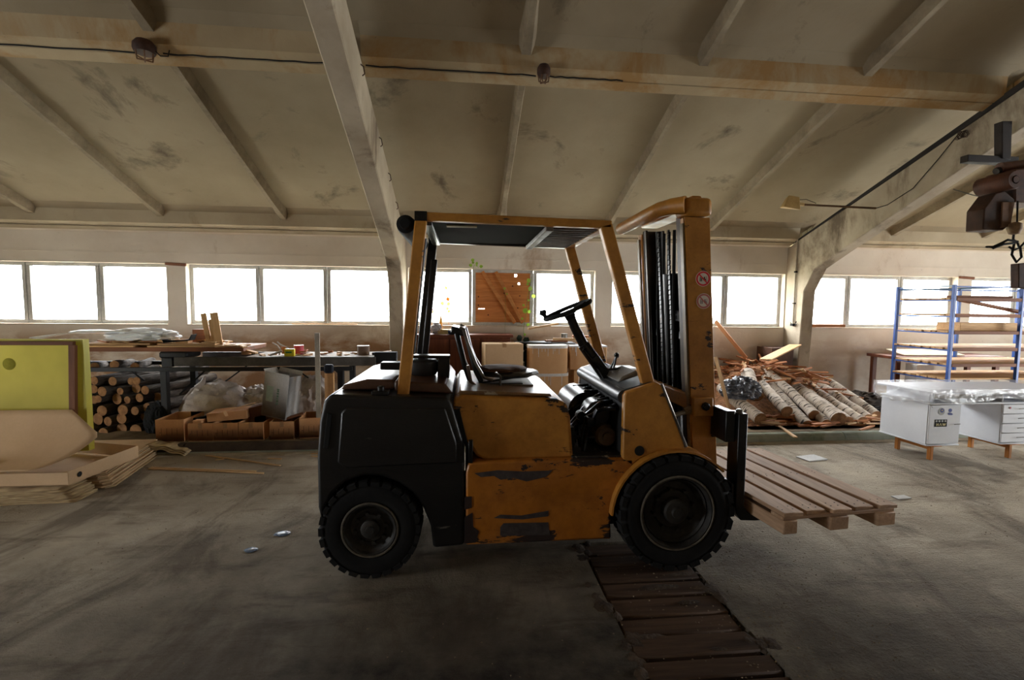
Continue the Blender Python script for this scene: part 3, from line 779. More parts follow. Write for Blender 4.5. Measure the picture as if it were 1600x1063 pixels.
for xx in (-.23, .87):
    MB().bx(xx - .03, xx + .03, 2.955, 3.925, 2.135, 2.185).build('cross_rail', BLKM if xx < 0 else YEL, FT, bevel=.006)
MB().bx(.50, .55, 2.955, 3.925, 2.118, 2.15).build('cross_rail', M('bare_grey_rail', (150, 142, 130), (90, 80, 70), rough=.5), FT, bevel=.006)
MB().bx(-.20, .52, 2.957, 3.923, 2.155, 2.172).build('roof_plate', M('dark_roof_plate', (24, 18, 16), (15, 11, 10), rough=.95, spec=.1), FT)
for k in range(12):
    yy = 2.985 + k * .080
    MB().bx(.55, .84, yy, yy + .045, 2.135, 2.165).build('roof_slat', M('brown_roof_slat', (84, 58, 42), (56, 40, 32), rough=.7), FT, bevel=.004, seg=1)
MB().box((-.02, 3.05, 2.149), (.19, .05, .008)).build('roof_label', M('pale_label', (196, 188, 150), (150, 140, 104), rough=.6), FT)
m = MB(); m.lathe([(0, 2.90), (.03, 2.90), (.034, 2.93), (.055, 2.935), (.06, 3.0), (.06, 3.88), (.05, 3.9), (0, 3.9)], (-.355, 0, 2.135), 'y', 24)
m.build('rear_lamp_tube', MATTE, FT)  # plain dark cylinder across the rear of the guard roof

# mast, leaning back a few degrees
LEAN = -.13 / 1.82
def mx(z, off=0): return 1.628 + (z - .55) * LEAN + off
def mast_plate(w0, w1, y0, y1, z0, z1, mb):
    vs = []
    for z in (z0, z1):
        for (a, b) in ((w0, y0), (w1, y0), (w1, y1), (w0, y1)): vs.append((mx(z, a), b, z))
    mb.add(vs, [(0, 3, 2, 1), (4, 5, 6, 7), (0, 1, 5, 4), (1, 2, 6, 5), (2, 3, 7, 6), (3, 0, 4, 7)])
for sgn, yo in ((1, 3.0), (-1, 3.84)):
    y2 = yo + sgn * .022; y3 = yo + sgn * .075
    m = MB(); mast_plate(-.085, .085, min(yo, y2), max(yo, y2), .20, 2.24, m)
    mast_plate(-.085, -.065, min(y2, y3), max(y2, y3), .20, 2.24, m); mast_plate(.065, .085, min(y2, y3), max(y2, y3), .20, 2.24, m)
    m.build('outer_mast_channel', YEL, FT, bevel=.004, seg=1)
    m = MB(); y4 = yo + sgn * .085; y5 = yo + sgn * .10; y6 = yo + sgn * .15
    mast_plate(-.078, .078, min(y4, y5), max(y4, y5), .25, 2.26, m)
    mast_plate(-.078, -.060, min(y5, y6), max(y5, y6), .25, 2.26, m); mast_plate(.06, .078, min(y5, y6), max(y5, y6), .25, 2.26, m)
    m.build('inner_mast_channel', M('greasy_brown_steel', (74, 60, 46), (40, 33, 28), rough=.4, metal=.3, scale=7), FT, bevel=.003, seg=1)
    m = MB(); mast_plate(-.100, -.088, min(yo + sgn * .01, yo + sgn * .05), max(yo + sgn * .01, yo + sgn * .05), .95, 2.2, m)
    m.build('wear_strip', M('rubbed_strip', (150, 128, 90), (104, 88, 64), rough=.4), FT, smooth=False)
m = MB()
mast_plate(-.09, .095, 2.975, 3.15, 2.245, 2.365, m); hb = m.build('mast_head', YEL, FT, bevel=.03, seg=3)
MB().tube([(1.425, 3.00, 2.315), (1.36, 3.06, 2.315), (1.30, 3.12, 2.305), (1.285, 3.30, 2.30), (1.285, 3.86, 2.295)], [.058, .054, .050, .048, .048], 16).build('mast_top_tube', YEL, FT)
m = MB(); mast_plate(-.06, .085, 3.15, 3.84, 2.30, 2.36, m); mast_plate(-.02, .05, 3.03, 3.2, 2.36, 2.385, m); m.build('mast_top_beam', YEL, FT, bevel=.01)
m = MB(); mast_plate(-.10, -.05, 3.022, 3.82, .96, 1.07, m); m.build('mast_cross_beam', YEL, FT, bevel=.012)
m = MB(); mast_plate(-.06, .06, 3.1, 3.74, .24, .42, m); m.build('mast_foot_beam', BLKM, FT, bevel=.012)
for yy in (3.22, 3.62):
    m = MB(); m.tube([(mx(.3), yy, .3), (mx(1.45), yy, 1.45)], .042, 14); m.tube([(mx(1.45), yy, 1.45), (mx(2.24), yy, 2.24)], .026, 12); m.lathe([(.05, -.02), (.05, .03)], (mx(1.45), yy, 1.45), 'z', 14)
    m.build('lift_cylinder', BLKM, FT)
m = MB(); m.tube([(mx(.3, -.01), 3.42, .3), (mx(1.9, -.01), 3.42, 1.9)], .055, 14); m.build('centre_cylinder', BLKM, FT)
for yy in (3.33, 3.50):
    m = MB(); z = .5
    while z < 2.22:
        m.box((mx(z, -.055), yy, z), (.012, .026, .030)); z += .036
    m.build('lift_chain', BLKM, FT, smooth=False)
m = MB()
for q, yy in enumerate((3.28, 3.37, 3.455, 3.56)):
    m.tube([(mx(.5, -.05), yy, .5), (mx(1.1, -.065), yy + .012, 1.1), (mx(1.7, -.06), yy - .008, 1.7), (mx(2.2, -.03), yy, 2.2)], .012, 6)
m.build('hydraulic_hose', MATTE, FT)
m = MB(); mast_plate(-.03, .03, 3.16, 3.68, 1.55, 1.63, m); m.build('mast_tie', BLKM, FT, bevel=.006)
# black plate added behind the mast to block the light showing through it
m = MB(); mast_plate(.10, .12, 3.18, 3.66, .98, 1.9, m); m.build('mast_light_block', MATTE, FT, smooth=False)
# tilt cylinder and its lug
m = MB(); mast_plate(-.09, .05, 2.955, 3.0, .93, 1.06, m); lug = m.build('mast_lug', YEL, FT, bevel=.008)
MB().lathe([(.028, 2.955), (.028, 2.94), (.018, 2.935), (.018, 2.925), (0, 2.925)], (mx(1.0, -.01), 0, 1.0), 'y', 8).build('bolt', BLKM, lug)
m = MB(); m.tube([(1.40, 3.02, .925), (1.50, 3.02, .955)], .016, 10); m.build('tilt_rod', STEEL, FT)
m = MB(); m.tube([(1.14, 3.02, .86), (1.40, 3.02, .925)], .036, 12); m.build('tilt_cylinder', BLKM, FT)
m = MB(); m.tube([(1.48, 3.02, .95), (1.565, 3.0, .99)], [.026, .04], 10); m.build('tilt_eye', M('dusty_steel', (150, 132, 104), (96, 80, 60), rough=.6), FT)
# warning stickers on the mast
def sticker(z, x, faded):
    red = M('faded_pink_red' if faded else 'sticker_red', (200, 120, 116) if faded else (224, 50, 60), (188, 108, 106) if faded else (210, 40, 50), rough=.5, bump=0, grain=0)
    ink = M('faded_ink' if faded else 'sticker_ink', (150, 140, 150) if faded else (40, 60, 50), rough=.5, bump=0)
    wht = M('sticker_white', (240, 236, 230), (228, 222, 216), rough=.5, bump=0, grain=0)
    y = 2.9995
    s_ = MB().lathe([(0, y), (.051, y), (.051, y - .0012), (0, y - .0012)], (x, 0, z), 'y', 32).build('warning_sticker', wht, FT, label='faded round prohibition sticker' if faded else 'round red prohibition sticker')
    m = MB().lathe([(.037, y - .0013), (.037, y - .0022), (.048, y - .0022), (.048, y - .0013), (.037, y - .0013)], (x, 0, z), 'y', 32, False)
    m.bar((x - .027, y - .0018, z + .027), (x + .027, y - .0018, z - .027), .0012, .008, (0, 0, 1)); m.build('red_ring', red, s_, smooth=False)
    m = MB(); yy = y - .0016
    for dx in (-.020, -.010):            # figure(s) and a truck, as tiny flat shapes
        m.bx(x + dx - .003, x + dx + .003, yy - .0006, yy, z - .018, z + .004); m.lathe([(.0035, yy), (.0035, yy - .0006)], (x + dx, 0, z + .008), 'y', 8)
    m.bx(x + .002, x + .018, yy - .0006, yy, z - .012, z - .001); m.bx(x + .004, x + .012, yy - .0006, yy, z - .001, z + .012); m.bx(x + .019, x + .021, yy - .0006, yy, z - .014, z + .016); m.bx(x + .020, x + .028, yy - .0006, yy, z - .014, z - .012)
    m.build('pictogram', ink, s_, smooth=False)
sticker(1.842, 1.560, False); sticker(1.695, 1.570, True)

# carriage and forks
MB().bx(1.700, 1.725, 2.98, 3.86, .86, .97).bx(1.700, 1.725, 2.98, 3.86, .42, .52).build('carriage_bar', BLKM, FT, bevel=.005)
for (x0, x1, y0, y1, z0, z1) in ((1.66, 1.712, 2.99, 3.03, .78, .99), (1.66, 1.712, 3.81, 3.85, .78, .99), (1.645, 1.705, 2.80, 2.99, .80, 1.0), (1.70, 1.722, 2.80, 2.98, .42, .53), (1.645, 1.705, 3.85, 4.04, .80, 1.0), (1.70, 1.722, 3.86, 4.04, .42, .53)):
    MB().bx(x0, x1, y0, y1, z0, z1).build('carriage_side', BLKM, FT, bevel=.006)
for y0 in (2.785, 3.94):
    m = MB(); m.prism([(1.722, .985), (1.722, .40), (1.732, .335), (1.765, .292), (1.86, .286), (2.44, .312), (2.44, .322), (1.86, .328), (1.805, .342), (1.782, .39), (1.782, .985)], y0, y0 + .12)
    m.build('fork', BLKM, FT, bevel=.005)
    MB().lathe([(0, .985), (.022, .985), (.022, 1.0), (.012, 1.006), (0, 1.006)], (1.752, y0 + .05, 0), 'z', 10).build('fork_pin', STEEL, FT)
    m = MB()
    for z in (.93, .84, .76, .56): m.lathe([(.011, y0 + .001), (.011, y0 - .004), (0, y0 - .004)], (1.765, 0, z), 'y', 8)
    m.build('fork_bolt', MATTE, FT)

# seat
SY0, SY1 = 3.20, 3.62
def shell(prof, th, y0, y1, mb):
    n = len(prof); off = []
    for i in range(n):
        a = Vector(prof[max(0, i - 1)]); b = Vector(prof[min(n - 1, i + 1)]); d = (b - a).normalized(); off.append((prof[i][0] - d.y * th, prof[i][1] + d.x * th))
    mb.prism(prof + off[::-1], y0, y1)
m = MB(); shell([(-.02, 1.49), (.005, 1.40), (.03, 1.30), (.06, 1.20), (.10, 1.12)], .035, SY0, SY1, m)
m.build('backrest', SEATM, FT, bevel=.012)
m = MB(); shell([(-.075, 1.47), (-.05, 1.36), (-.02, 1.24), (.02, 1.13)], .03, SY0 + .03, SY1 - .03, m); m.box((-.045, 3.41, 1.475), (.10, .36, .05), (0, .2, 0)); m.build('backrest_shell', BLKM, FT, bevel=.01)
m = MB()
for yy in (SY0 - .01, SY1 + .01):
    m.tube([(-.035, yy, 1.505), (-.005, yy, 1.49), (.02, yy, 1.40), (.075, yy, 1.26), (.13, yy, 1.165), (.19, yy, 1.145)], .011, 8)
m.build('seat_frame', STEEL, FT)
m = MB(); m.add(*(lambda b: (b.v, b.f))(crumple((.30, 3.41, 1.17), (.22, .22, .028), 3, .10, 3, 2, False)))
m.build('seat_cushion', SEATM, FT)
m = MB(); m.add(*(lambda b: (b.v, b.f))(crumple((.27, 3.42, 1.195), (.17, .17, .022), 9, .14, 3, 3, False))); m.build('torn_foam', FOAM, FT)
m = MB(); m.bx(.05, .40, 3.22, 3.26, 1.10, 1.118); m.bx(.05, .40, 3.56, 3.60, 1.10, 1.118); m.bar((.08, 3.24, 1.115), (.40, 3.24, 1.165), .012); m.bar((.10, 3.58, 1.165), (.40, 3.58, 1.115), .012)
m.build('seat_slide', BLKM, FT)
m = MB(); m.tube([(.02, 3.18, 1.25), (.04, 3.18, 1.14), (.08, 3.18, 1.105), (.38, 3.18, 1.10)], .012, 8); m.build('slide_tube', M('scuffed_tube', (120, 96, 76), (70, 56, 48), rough=.35), FT)
m = MB(); m.tube([(.24, 3.16, 1.10), (.24, 3.16, 1.18), (.215, 3.16, 1.195), (.21, 3.16, 1.205)], .007, 8); m.build('seat_lever', STEEL, FT)
MB().box((.22, 3.38, 1.105), (.50, .38, .018)).build('seat_board', M('grey_seat_board', (140, 128, 112), (104, 94, 84), rough=.5), FT, bevel=.004)

# steering wheel and column
SC = Vector((.745, 3.40, 1.625)); sn = Vector((-.40, 0, .92)).normalized(); sa = Vector((.92, 0, .40)).normalized(); sb = Vector((0, 1, 0))
R = .175; pts = [SC + (sa * math.cos(t) + sb * math.sin(t)) * R for t in [2 * PI * k / 40 for k in range(41)]]
sw = MB().tube(pts, .016, 8, False).build('steering_wheel', MATTE, FT)
m = MB()
for t in (0.5, 2.6, 4.7):
    e = SC + (sa * math.cos(t) + sb * math.sin(t)) * R; m.bar(SC - sn * .035, e, .066, .016, sn)
m.tube([SC - sn * .07, SC - sn * .01], [.035, .045], 14); m.build('spokes', MATTE, sw)
k0 = SC - sa * R * .97 + sb * -.03
MB().tube([k0, k0 + Vector((-.02, 0, .03)), k0 + Vector((-.03, 0, .045)), k0 + Vector((-.035, 0, .065))], [.012, .016, .030, .022], 10).build('spinner_knob', MATTE, sw)
cb = Vector((1.08, 3.40, 1.09))
m = MB(); m.tube([SC - sn * .05, Vector((.80, 3.40, 1.50)), Vector((.875, 3.40, 1.36))], [.034, .034, .036], 12); m.tube([Vector((.865, 3.40, 1.375)), cb], [.044, .05], 12); m.box((.99, 3.36, 1.20), (.05, .07, .20), (0, -.55, 0))
m.build('steering_column', BLKM, FT)
m = MB(); m.tube([(.87, 3.37, 1.36), (.85, 3.33, 1.34), (.95, 3.33, 1.22), (1.06, 3.34, 1.12)], .010, 6); m.tube([(.90, 3.44, 1.33), (1.02, 3.46, 1.20), (1.12, 3.46, 1.14)], .008, 6); m.tube([(.94, 3.32, 1.25), (1.02, 3.30, 1.20), (1.14, 3.30, 1.21)], .009, 6)
m.build('column_lines', BLKM, FT)
# machinery under the dash: drums, pipes and pedals, all oily black
m = MB(); m.lathe([(0, 3.06), (.07, 3.06), (.09, 3.08), (.09, 3.22), (.07, 3.25), (0, 3.25)], (.90, 0, .93), 'y', 24); m.build('brake_drum', BLKM, FT)
m = MB(); m.lathe([(0, 3.3), (.10, 3.3), (.13, 3.34), (.13, 3.75), (0, 3.78)], (.88, 0, .90), 'y', 24); m.build('converter_housing', BLKM, FT)
m = MB(); m.lathe([(0, 2.98), (.06, 2.98), (.075, 3.0), (.075, 3.2), (0, 3.2)], (.93, 0, .80), 'y', 16); m.lathe([(.03, 2.96), (.03, 2.98), (0, 2.96)], (.93, 0, .80), 'y', 10); m.build('pump_body', M('yellowed_pump', (110, 84, 50), (50, 40, 32), rough=.4), FT)
m = MB()
random.seed(11)
for k in range(9):
    y0 = 2.95 + k * .09; a = (.74 + random.uniform(0, .05), y0, .72); b = (.76 + random.uniform(-.02, .05), y0 + .02, .86 + random.uniform(-.04, .08)); c = (.86 + random.uniform(0, .06), y0 - .02, .98 + random.uniform(-.03, .06)); d = (.98, y0, 1.02)
    m.tube([a, (a[0] - .01, y0, .79), b, c, d], .011 + .004 * (k % 3), 7)
m.build('pipework', SHINY, FT)
for k in range(7):
    y0 = 2.92 + k * .12; x = .72 + random.uniform(0, .1)
    m = MB(); m.tube([(x, y0, .73), (x + random.uniform(-.02, .04), y0 + .03, .85), (x + .08, y0 + random.uniform(-.05, .05), .92 + random.uniform(-.04, .08)), (x + .2, y0, 1.0)], .014, 7)
    m.lathe([(0, -.03), (.03, -.03), (.034, 0), (.03, .03), (0, .03)], (x + .05, y0 + .02, .83 + random.uniform(0, .1)), 'y' if k % 2 else 'z', 10)
    m.build('hose', BLKM if k % 3 else SHINY, FT)
m = MB(); m.bx(.70, .98, 3.0, 3.9, .78, .80); m.bx(.69, .72, 3.0, 3.9, .72, .86); m.build('inner_frame', BLKM, FT, bevel=.005)
for yy in (3.10, 3.55, 3.72):
    m = MB(); m.tube([(.95, yy, .95), (.86, yy, .88), (.80, yy, .83)], .010, 6); m.box((.785, yy, .83), (.05, .07, .012), (0, -.7, 0)); m.build('pedal', BLKM, FT, bevel=.003)
MB().prism([(.99, .72), (.99, 1.06), (1.02, 1.06), (1.06, .72)], N0 + .06, F0 - .06).build('firewall', MATTE, FT)

# ------------------------------------------------------------------ pallet on the forks
PT = root('wooden_pallet', (2.19, 3.12, .33), 'worn wooden pallet with five deck boards riding on the raised forks', 'pallet')
ang = math.radians(6.0)
def P_(x, y): return (2.248 + x * math.cos(ang) - (y) * math.sin(ang), 2.536 + x * math.sin(ang) * .85 + y * math.cos(ang))
def pbox(x0, x1, y0, y1, z0, z1, nm, mat, sag=0, bev=.004):
    m = MB(); vs = []
    for z in (z0, z1):
        for (x, y) in ((x0, y0), (x1, y0), (x1, y1), (x0, y1)):
            X, Y = P_(x, y); vs.append((X, Y, z))
    m.add(vs, [(0, 3, 2, 1), (4, 5, 6, 7), (0, 1, 5, 4), (1, 2, 6, 5), (2, 3, 7, 6), (3, 0, 4, 7)])
    return m.build(nm, mat, PT, bevel=bev, seg=1)
zz = .330
dz = [0.002, -.001, .001, 0, .002]
for k, (a, b) in enumerate(((-.40, -.270), (-.238, -.105), (-.073, .062), (.095, .230), (.264, .395))):
    e = [0.0, .015, -.005, .01, 0][k]
    pbox(a, b, 0 + e, 1.18 - e * .5, zz + .104 + dz[k] + .001, zz + .130 + dz[k], 'deck_board', PALY)
for y0 in (.015, .54, 1.07):
    pbox(-.395, .39, y0, y0 + .10, zz + .082, zz + .104, 'cross_board', PALX)
for a, b in ((-.395, -.300), (-.075, .055), (.262, .392)):
    pbox(a, b, .005, 1.17, zz, zz + .082, 'stringer', PALY, bev=.006)
m = MB(); random.seed(3)
for (a, b) in ((-.40, -.262), (-.243, -.098), (-.078, .072), (.092, .232), (.254, .395)):
    for yy in (.05, .09, .57, .60, 1.11):
        for fx in (.25, .7):
            X, Y = P_(a + (b - a) * (fx + random.uniform(-.1, .1)), yy); m.lathe([(.005, zz + .1315), (.0045, zz + .1325), (0, zz + .1325)], (X, Y, 0), 'z', 6)
m.build('nail_heads', MATTE, PT, smooth=False)

# ================================================================== left: sheets, cartons, logs, bench
def obj_box(name, c, d, mat, label, cat, group=None, rot=(0, 0, 0), bevel=.003, parent=None):
    o = MB().box((0, 0, d[2] / 2), d).build(name, mat, parent, bevel=bevel, seg=1)
    o.location = c; o.rotation_euler = rot
    if label: tag(o, label, cat, group)
    return o
def open_box(name, c, d, mat, label, cat, group=None, rot=(0, 0, 0), flaps=(), th=.006, inner=None):
    """carton without a lid: floor and four walls, optional bent-out flaps (side, angle, length)"""
    w, l, h = d
    r = root(name, c, label, cat, group); r.rotation_euler = rot
    def part(mb, nm, m=None): 
        o = MB.build(mb, nm, m or mat, None, bevel=.0015, seg=1); o.parent = r; return o
    m = MB(); m.bx(-w / 2, w / 2, -l / 2, l / 2, 0, th); m.bx(-w / 2, w / 2, -l / 2, -l / 2 + th, th, h); m.bx(-w / 2, w / 2, l / 2 - th, l / 2, th, h)
    m.bx(-w / 2, -w / 2 + th, -l / 2 + th, l / 2 - th, th, h); m.bx(w / 2 - th, w / 2, -l / 2 + th, l / 2 - th, th, h)
    part(m, 'body')
    for side, a, fl in flaps:
        f = MB(); ca, sa_ = math.cos(a), math.sin(a)
        if side in 'lr':
            s = -1 if side == 'l' else 1; x = s * w / 2
            f.add([(x, -l / 2, h), (x, l / 2, h), (x + s * fl * ca, l / 2 - .01, h + fl * sa_), (x + s * fl * ca, -l / 2 + .01, h + fl * sa_)], [(0, 1, 2, 3)])
        else:
            s = -1 if side == 'n' else 1; y = s * l / 2
            f.add([(-w / 2, y, h), (w / 2, y, h), (w / 2 - .01, y + s * fl * ca, h + fl * sa_), (-w / 2 + .01, y + s * fl * ca, h + fl * sa_)], [(0, 1, 2, 3)])
        o = MB.build(f, 'flap', mat, None, solid=.004, smooth=False); o.parent = r
    return r
def sheet(fn, nu, nv, name, mat, th, label, cat, group=None, loc=None):
    o = MB().grid(fn, nu, nv).build(name, mat, solid=th)
    tag(o, label, cat, group)
    if loc is not None: at_origin(o, loc)
    return o

# --- the lime yellow upholstered panel in its wooden frame, leaning at the left edge
YPANEL = root('padded_panel', (-4.15, 4.78, .24), 'large lime yellow padded panel with a wooden frame standing at the left edge', 'panel')
m = MB(); m.bx(-4.80, -3.50, 4.72, 4.726, .26, 1.305); m.bx(-3.506, -3.50, 4.726, 4.79, .26, 1.305); m.bx(-4.80, -3.506, 4.726, 4.79, 1.299, 1.305); m.build('yellow_cover', CHART, YPANEL)
MB().bx(-4.80, -3.56, 4.685, 4.72, 1.255, 1.29).build('frame_strip', BRX, YPANEL, bevel=.003)
MB().add([(-3.635, 4.685, .45), (-3.585, 4.685, .45), (-3.585, 4.72, .45), (-3.635, 4.72, .45), (-3.60, 4.685, 1.255), (-3.548, 4.685, 1.255), (-3.548, 4.72, 1.255), (-3.60, 4.72, 1.255)], [(0, 3, 2, 1), (4, 5, 6, 7), (0, 1, 5, 4), (1, 2, 6, 5), (2, 3, 7, 6), (3, 0, 4, 7)]).build('frame_strip', BRZ, YPANEL)
MB().lathe([(0, 4.7195), (.055, 4.719), (.05, 4.716), (0, 4.714)], (-4.13, 0, 1.08), 'y', 20).build('round_patch', M('olive_patch', (156, 150, 58), (144, 138, 50), rough=.9, spec=.1), YPANEL)
# curved cardboard sheet sliding down from the panel over the long carton
def cs(u, v):
    x = -4.75 + u * 1.17 + v * .03
    t = v
    y = 4.66 - .50 * t ** 1.15; z = .265 + .40 * (1 - t) ** 2.2
    x += (u ** 3) * .30 * max(0, 1 - abs(t - .28) / (.28 if t < .28 else .72))
    return (x, y, z)
sheet(cs, 24, 16, 'cardboard_sheet', CARD, .004, 'bent cardboard sheet curving down from the yellow panel onto the carton', 'cardboard', loc=(-4.2, 4.16, .27))
o = tag(MB().tube([(-4.30, 4.22, .30), (-4.20, 4.20, .305), (-4.12, 4.22, .31), (-4.05, 4.27, .315)], [.012, .02, .016, .012], 8).lathe([(0, .295), (.03, .295), (.034, .31), (0, .325)], (-3.98, 4.27, 0), 'z', 14).build('hand_tool', M('blue_black_tool', (40, 56, 84), (22, 24, 30), rough=.35, scale=12, chip=.6, chipc=(150, 170, 190)), None), 'small blue and black hand tool lying on the bent cardboard sheet', 'tool')
at_origin(o, (-4.1, 4.22, .29))
# the long shallow carton, right end open towards us
bc = root('long_carton', (-3.7, 4.50, .14), 'long shallow open cardboard carton on top of the flattened boxes', 'carton')
a1, a2, a3, a4 = (-3.235, 4.135), (-3.16, 4.86), (-3.50, 5.20), (-4.7, 4.16)
def wallp(p, q, z0, z1, nm, zq=None):
    m = MB(); (x0, y0), (x1, y1) = p, q
    d = Vector((x1 - x0, y1 - y0, 0)).normalized(); n = Vector((-d.y, d.x, 0)) * .006
    zb0, zb1 = (z0, z0) if zq is None else zq
    vs = [(x0, y0, zb0), (x1, y1, zb1), (x1 + n.x, y1 + n.y, zb1), (x0 + n.x, y0 + n.y, zb0), (x0, y0, z1), (x1, y1, z1), (x1 + n.x, y1 + n.y, z1), (x0 + n.x, y0 + n.y, z1)]
    m.add(vs, [(0, 3, 2, 1), (4, 5, 6, 7), (0, 1, 5, 4), (1, 2, 6, 5), (2, 3, 7, 6), (3, 0, 4, 7)]); return m.build(nm, CARD, bc, bevel=.002, seg=1)
wallp((-4.85, 4.135), a1, .145, .255, 'front_wall'); wallp(a1, a2, .145, .262, 'end_wall'); wallp(a2, (-4.3, 5.2), .145, .262, 'back_wall')
MB().add([(-4.85, 4.135, .145), (-3.235, 4.135, .145), (-3.16, 4.86, .145), (-4.85, 4.95, .145)], [(0, 1, 2, 3)]).build('carton_floor', CARD, bc, solid=.006, smooth=False)
MB().lathe([(.0, 0), (.022, 0), (.022, .002), (0, .002)], (-3.222, 4.235, .205), 'x', 14).build('hand_hole', MATTE, bc)
MB().bar((-3.17, 4.80, .17), (-3.172, 4.78, .25), .004, .012).build('torn_slit', MATTE, bc)
# flattened boxes underneath: a fan of sheets
nst = 10
random.seed(12)
for k in range(nst):
    z = .001 + k * .0135
    j = random.uniform(-.012, .012)
    lb = '%s flattened cardboard box from the bottom of the fanned stack' % ORD[k]
    if k == nst - 1: lb = 'topmost flattened cardboard box of the fanned stack'
    m = MB(); x1 = -3.12 + j - k * .008; ys = 4.42 + random.uniform(-.01, .02); ye = 5.52 + random.uniform(-.03, .03)
    pts = [(x1 - .95, ys + .02), (x1 - .05, ys), (x1, ys + .05), (x1 - .20, ye), (x1 - 1.15, ye)]
    m.prism(pts, z, z + .0105, 'z'); o = m.build('flat_box', CARD if k % 2 else CARDE, smooth=False); tag(o, lb, 'cardboard', 'fanned flattened boxes on the floor'); at_origin(o, (x1 - .5, 5.0, z))
for k in range(9):
    z = .012 + k * .0135
    j = random.uniform(-.02, .02)
    def fs(u, v, z=z, j=j, k=k):
        x = -4.9 + 1.62 * u + j * u + .03 * k * 0; y = 4.02 + .36 * v + .12 * u * (1 - v)
        x += .10 * (1 - k / 9) * u
        zz_ = z + (.006 * math.sin(u * 18 + k) * u) - .004 * u
        return (x, y, max(zz_, .007 + .001 * k))
    lb = 'crinkled cardboard sheet, %s from the floor in the pile below the long carton' % ORD[k]
    if k == 8: lb = 'topmost crinkled cardboard sheet directly below the long carton'
    sheet(fs, 30, 2, 'crinkled_sheet', CARDE, .010, lb, 'cardboard', 'crinkled sheets under the carton', (-3.9, 4.2, z))
def cb(u, v):
    return (-3.62 + .62 * u + .02 * v, 5.32 + .16 * v, .065 + .04 * math.sin(u * 3) - .06 * u * u + .01 * math.sin(u * 22))
for q in range(3):
    sheet(lambda u, v, q=q: tuple(Vector(cb(u, v)) + Vector((.015 * q, .0, .018 * q - .0))), 26, 2, 'curled_strip', CARDE, .009, '%s curled strip of corrugated cardboard behind the fanned boxes' % ['lowest', 'middle', 'uppermost'][q], 'cardboard', 'curled cardboard strips', (-3.3, 5.4, .05 + .018 * q))
o = obj_box('wood_block', (-4.22, 4.32, 0), (.16, .14, .055), SCR, 'small orange wood block on the floor under the crinkled sheets', 'wood block', rot=(0, 0, .3)); o.location = (-4.15, 3.93, 0)

# --- firewood logs stacked under the bench, cut ends towards us
def make_log(r, L, mat, bend=.02, name='log', n=14, seg=6, seedv=0, end=WOODEND):
    random.seed(seedv); m = MB(); pts = []; rs = []
    for i in range(seg + 1):
        t = i / seg; pts.append((t * L, bend * math.sin(t * 3 + seedv), bend * math.cos(t * 2.2 + seedv) - bend)); rs.append(r * random.uniform(.9, 1.08))
    m.tube(pts, rs, n, False); o = m.build(name, mat)
    for k, (p, s) in enumerate(((pts[0], -1), (pts[-1], 1))):
        rr = rs[0] if s < 0 else rs[-1]
        e = MB().lathe([(rr * 1.0, -.001 * s), (rr * .98, .004 * s), (rr * .5, .005 * s), (0, .005 * s)], p, 'x', n); eo = e.build('cut_end', end, o)
    return o
rows_ = [(.10, [(-4.62, .075), (-4.45, .08), (-4.27, .07), (-4.10, .075), (-3.93, .07), (-3.77, .065)]),
         (.235, [(-4.55, .07), (-4.38, .068), (-4.22, .06), (-4.06, .07), (-3.90, .058), (-3.78, .062)]),
         (.36, [(-4.60, .065), (-4.46, .055), (-4.31, .068), (-4.16, .055), (-4.03, .06), (-3.90, .055), (-3.77, .066)]),
         (.475, [(-4.56, .058), (-4.43, .055), (-4.30, .05), (-4.16, .064), (-4.02, .045), (-3.88, .058), (-3.76, .05)]),
         (.585, [(-4.52, .05), (-4.38, .056), (-4.24, .055), (-4.08, .046), (-3.94, .066), (-3.80, .05)]),
         (.69, [(-4.50, .05), (-4.35, .055), (-4.18, .05), (-4.02, .05), (-3.86, .052)])]
bases = [make_log(.06, 1.15, DBARK, .02, 'firewood_log', 12, 5, s) for s in (1, 2, 3)]
li = 0
for ri_, (z, rr) in enumerate(rows_):
    for ci_, (x, r) in enumerate(rr):
        src = bases[li % 3]
        o = src if li < 3 else copy_thing(src)
        o.scale = (random.uniform(.9, 1.05), r / .06, r / .06)
        y0 = 6.02 + random.uniform(-.05, .08) + (.12 if li % 5 == 0 else 0)
        sx = random.uniform(.10, .30)
        align(o, (x, y0, z + .04), (x + sx, y0 + 1.0, z + .05 + random.uniform(-.01, .02)))
        tag(o, '%s firewood log from the left in the %s row of the stack under the bench' % (ORD[ci_], ['bottom', 'second', 'third', 'fourth', 'fifth', 'top'][ri_]), 'log', 'firewood logs stacked under the bench')
        li += 1
# three logs lying on the bench rail above the stack
for (p, q, r, lb) in (((-4.104, 6.000, 0.923), (-4.392, 6.700, 0.897), .05, 'short log with a round pale end resting above the log stack under the bench top'),
                      ((-3.945, 6.100, 0.887), (-4.132, 6.600, 0.899), .05, 'bark covered pale log tilted beside the round-ended one under the bench top'),
                      ((-4.358, 6.050, 0.894), (-4.707, 6.700, 0.863), .05, 'dark log at the left above the stack under the bench top')):
    o = copy_thing(bases[0]); o.scale = (.62, r / .06, r / .06); align(o, p, q); o.pop('group', None) if hasattr(o, 'pop') else None
    if 'group' in o: del o['group']
    tag(o, lb, 'log')

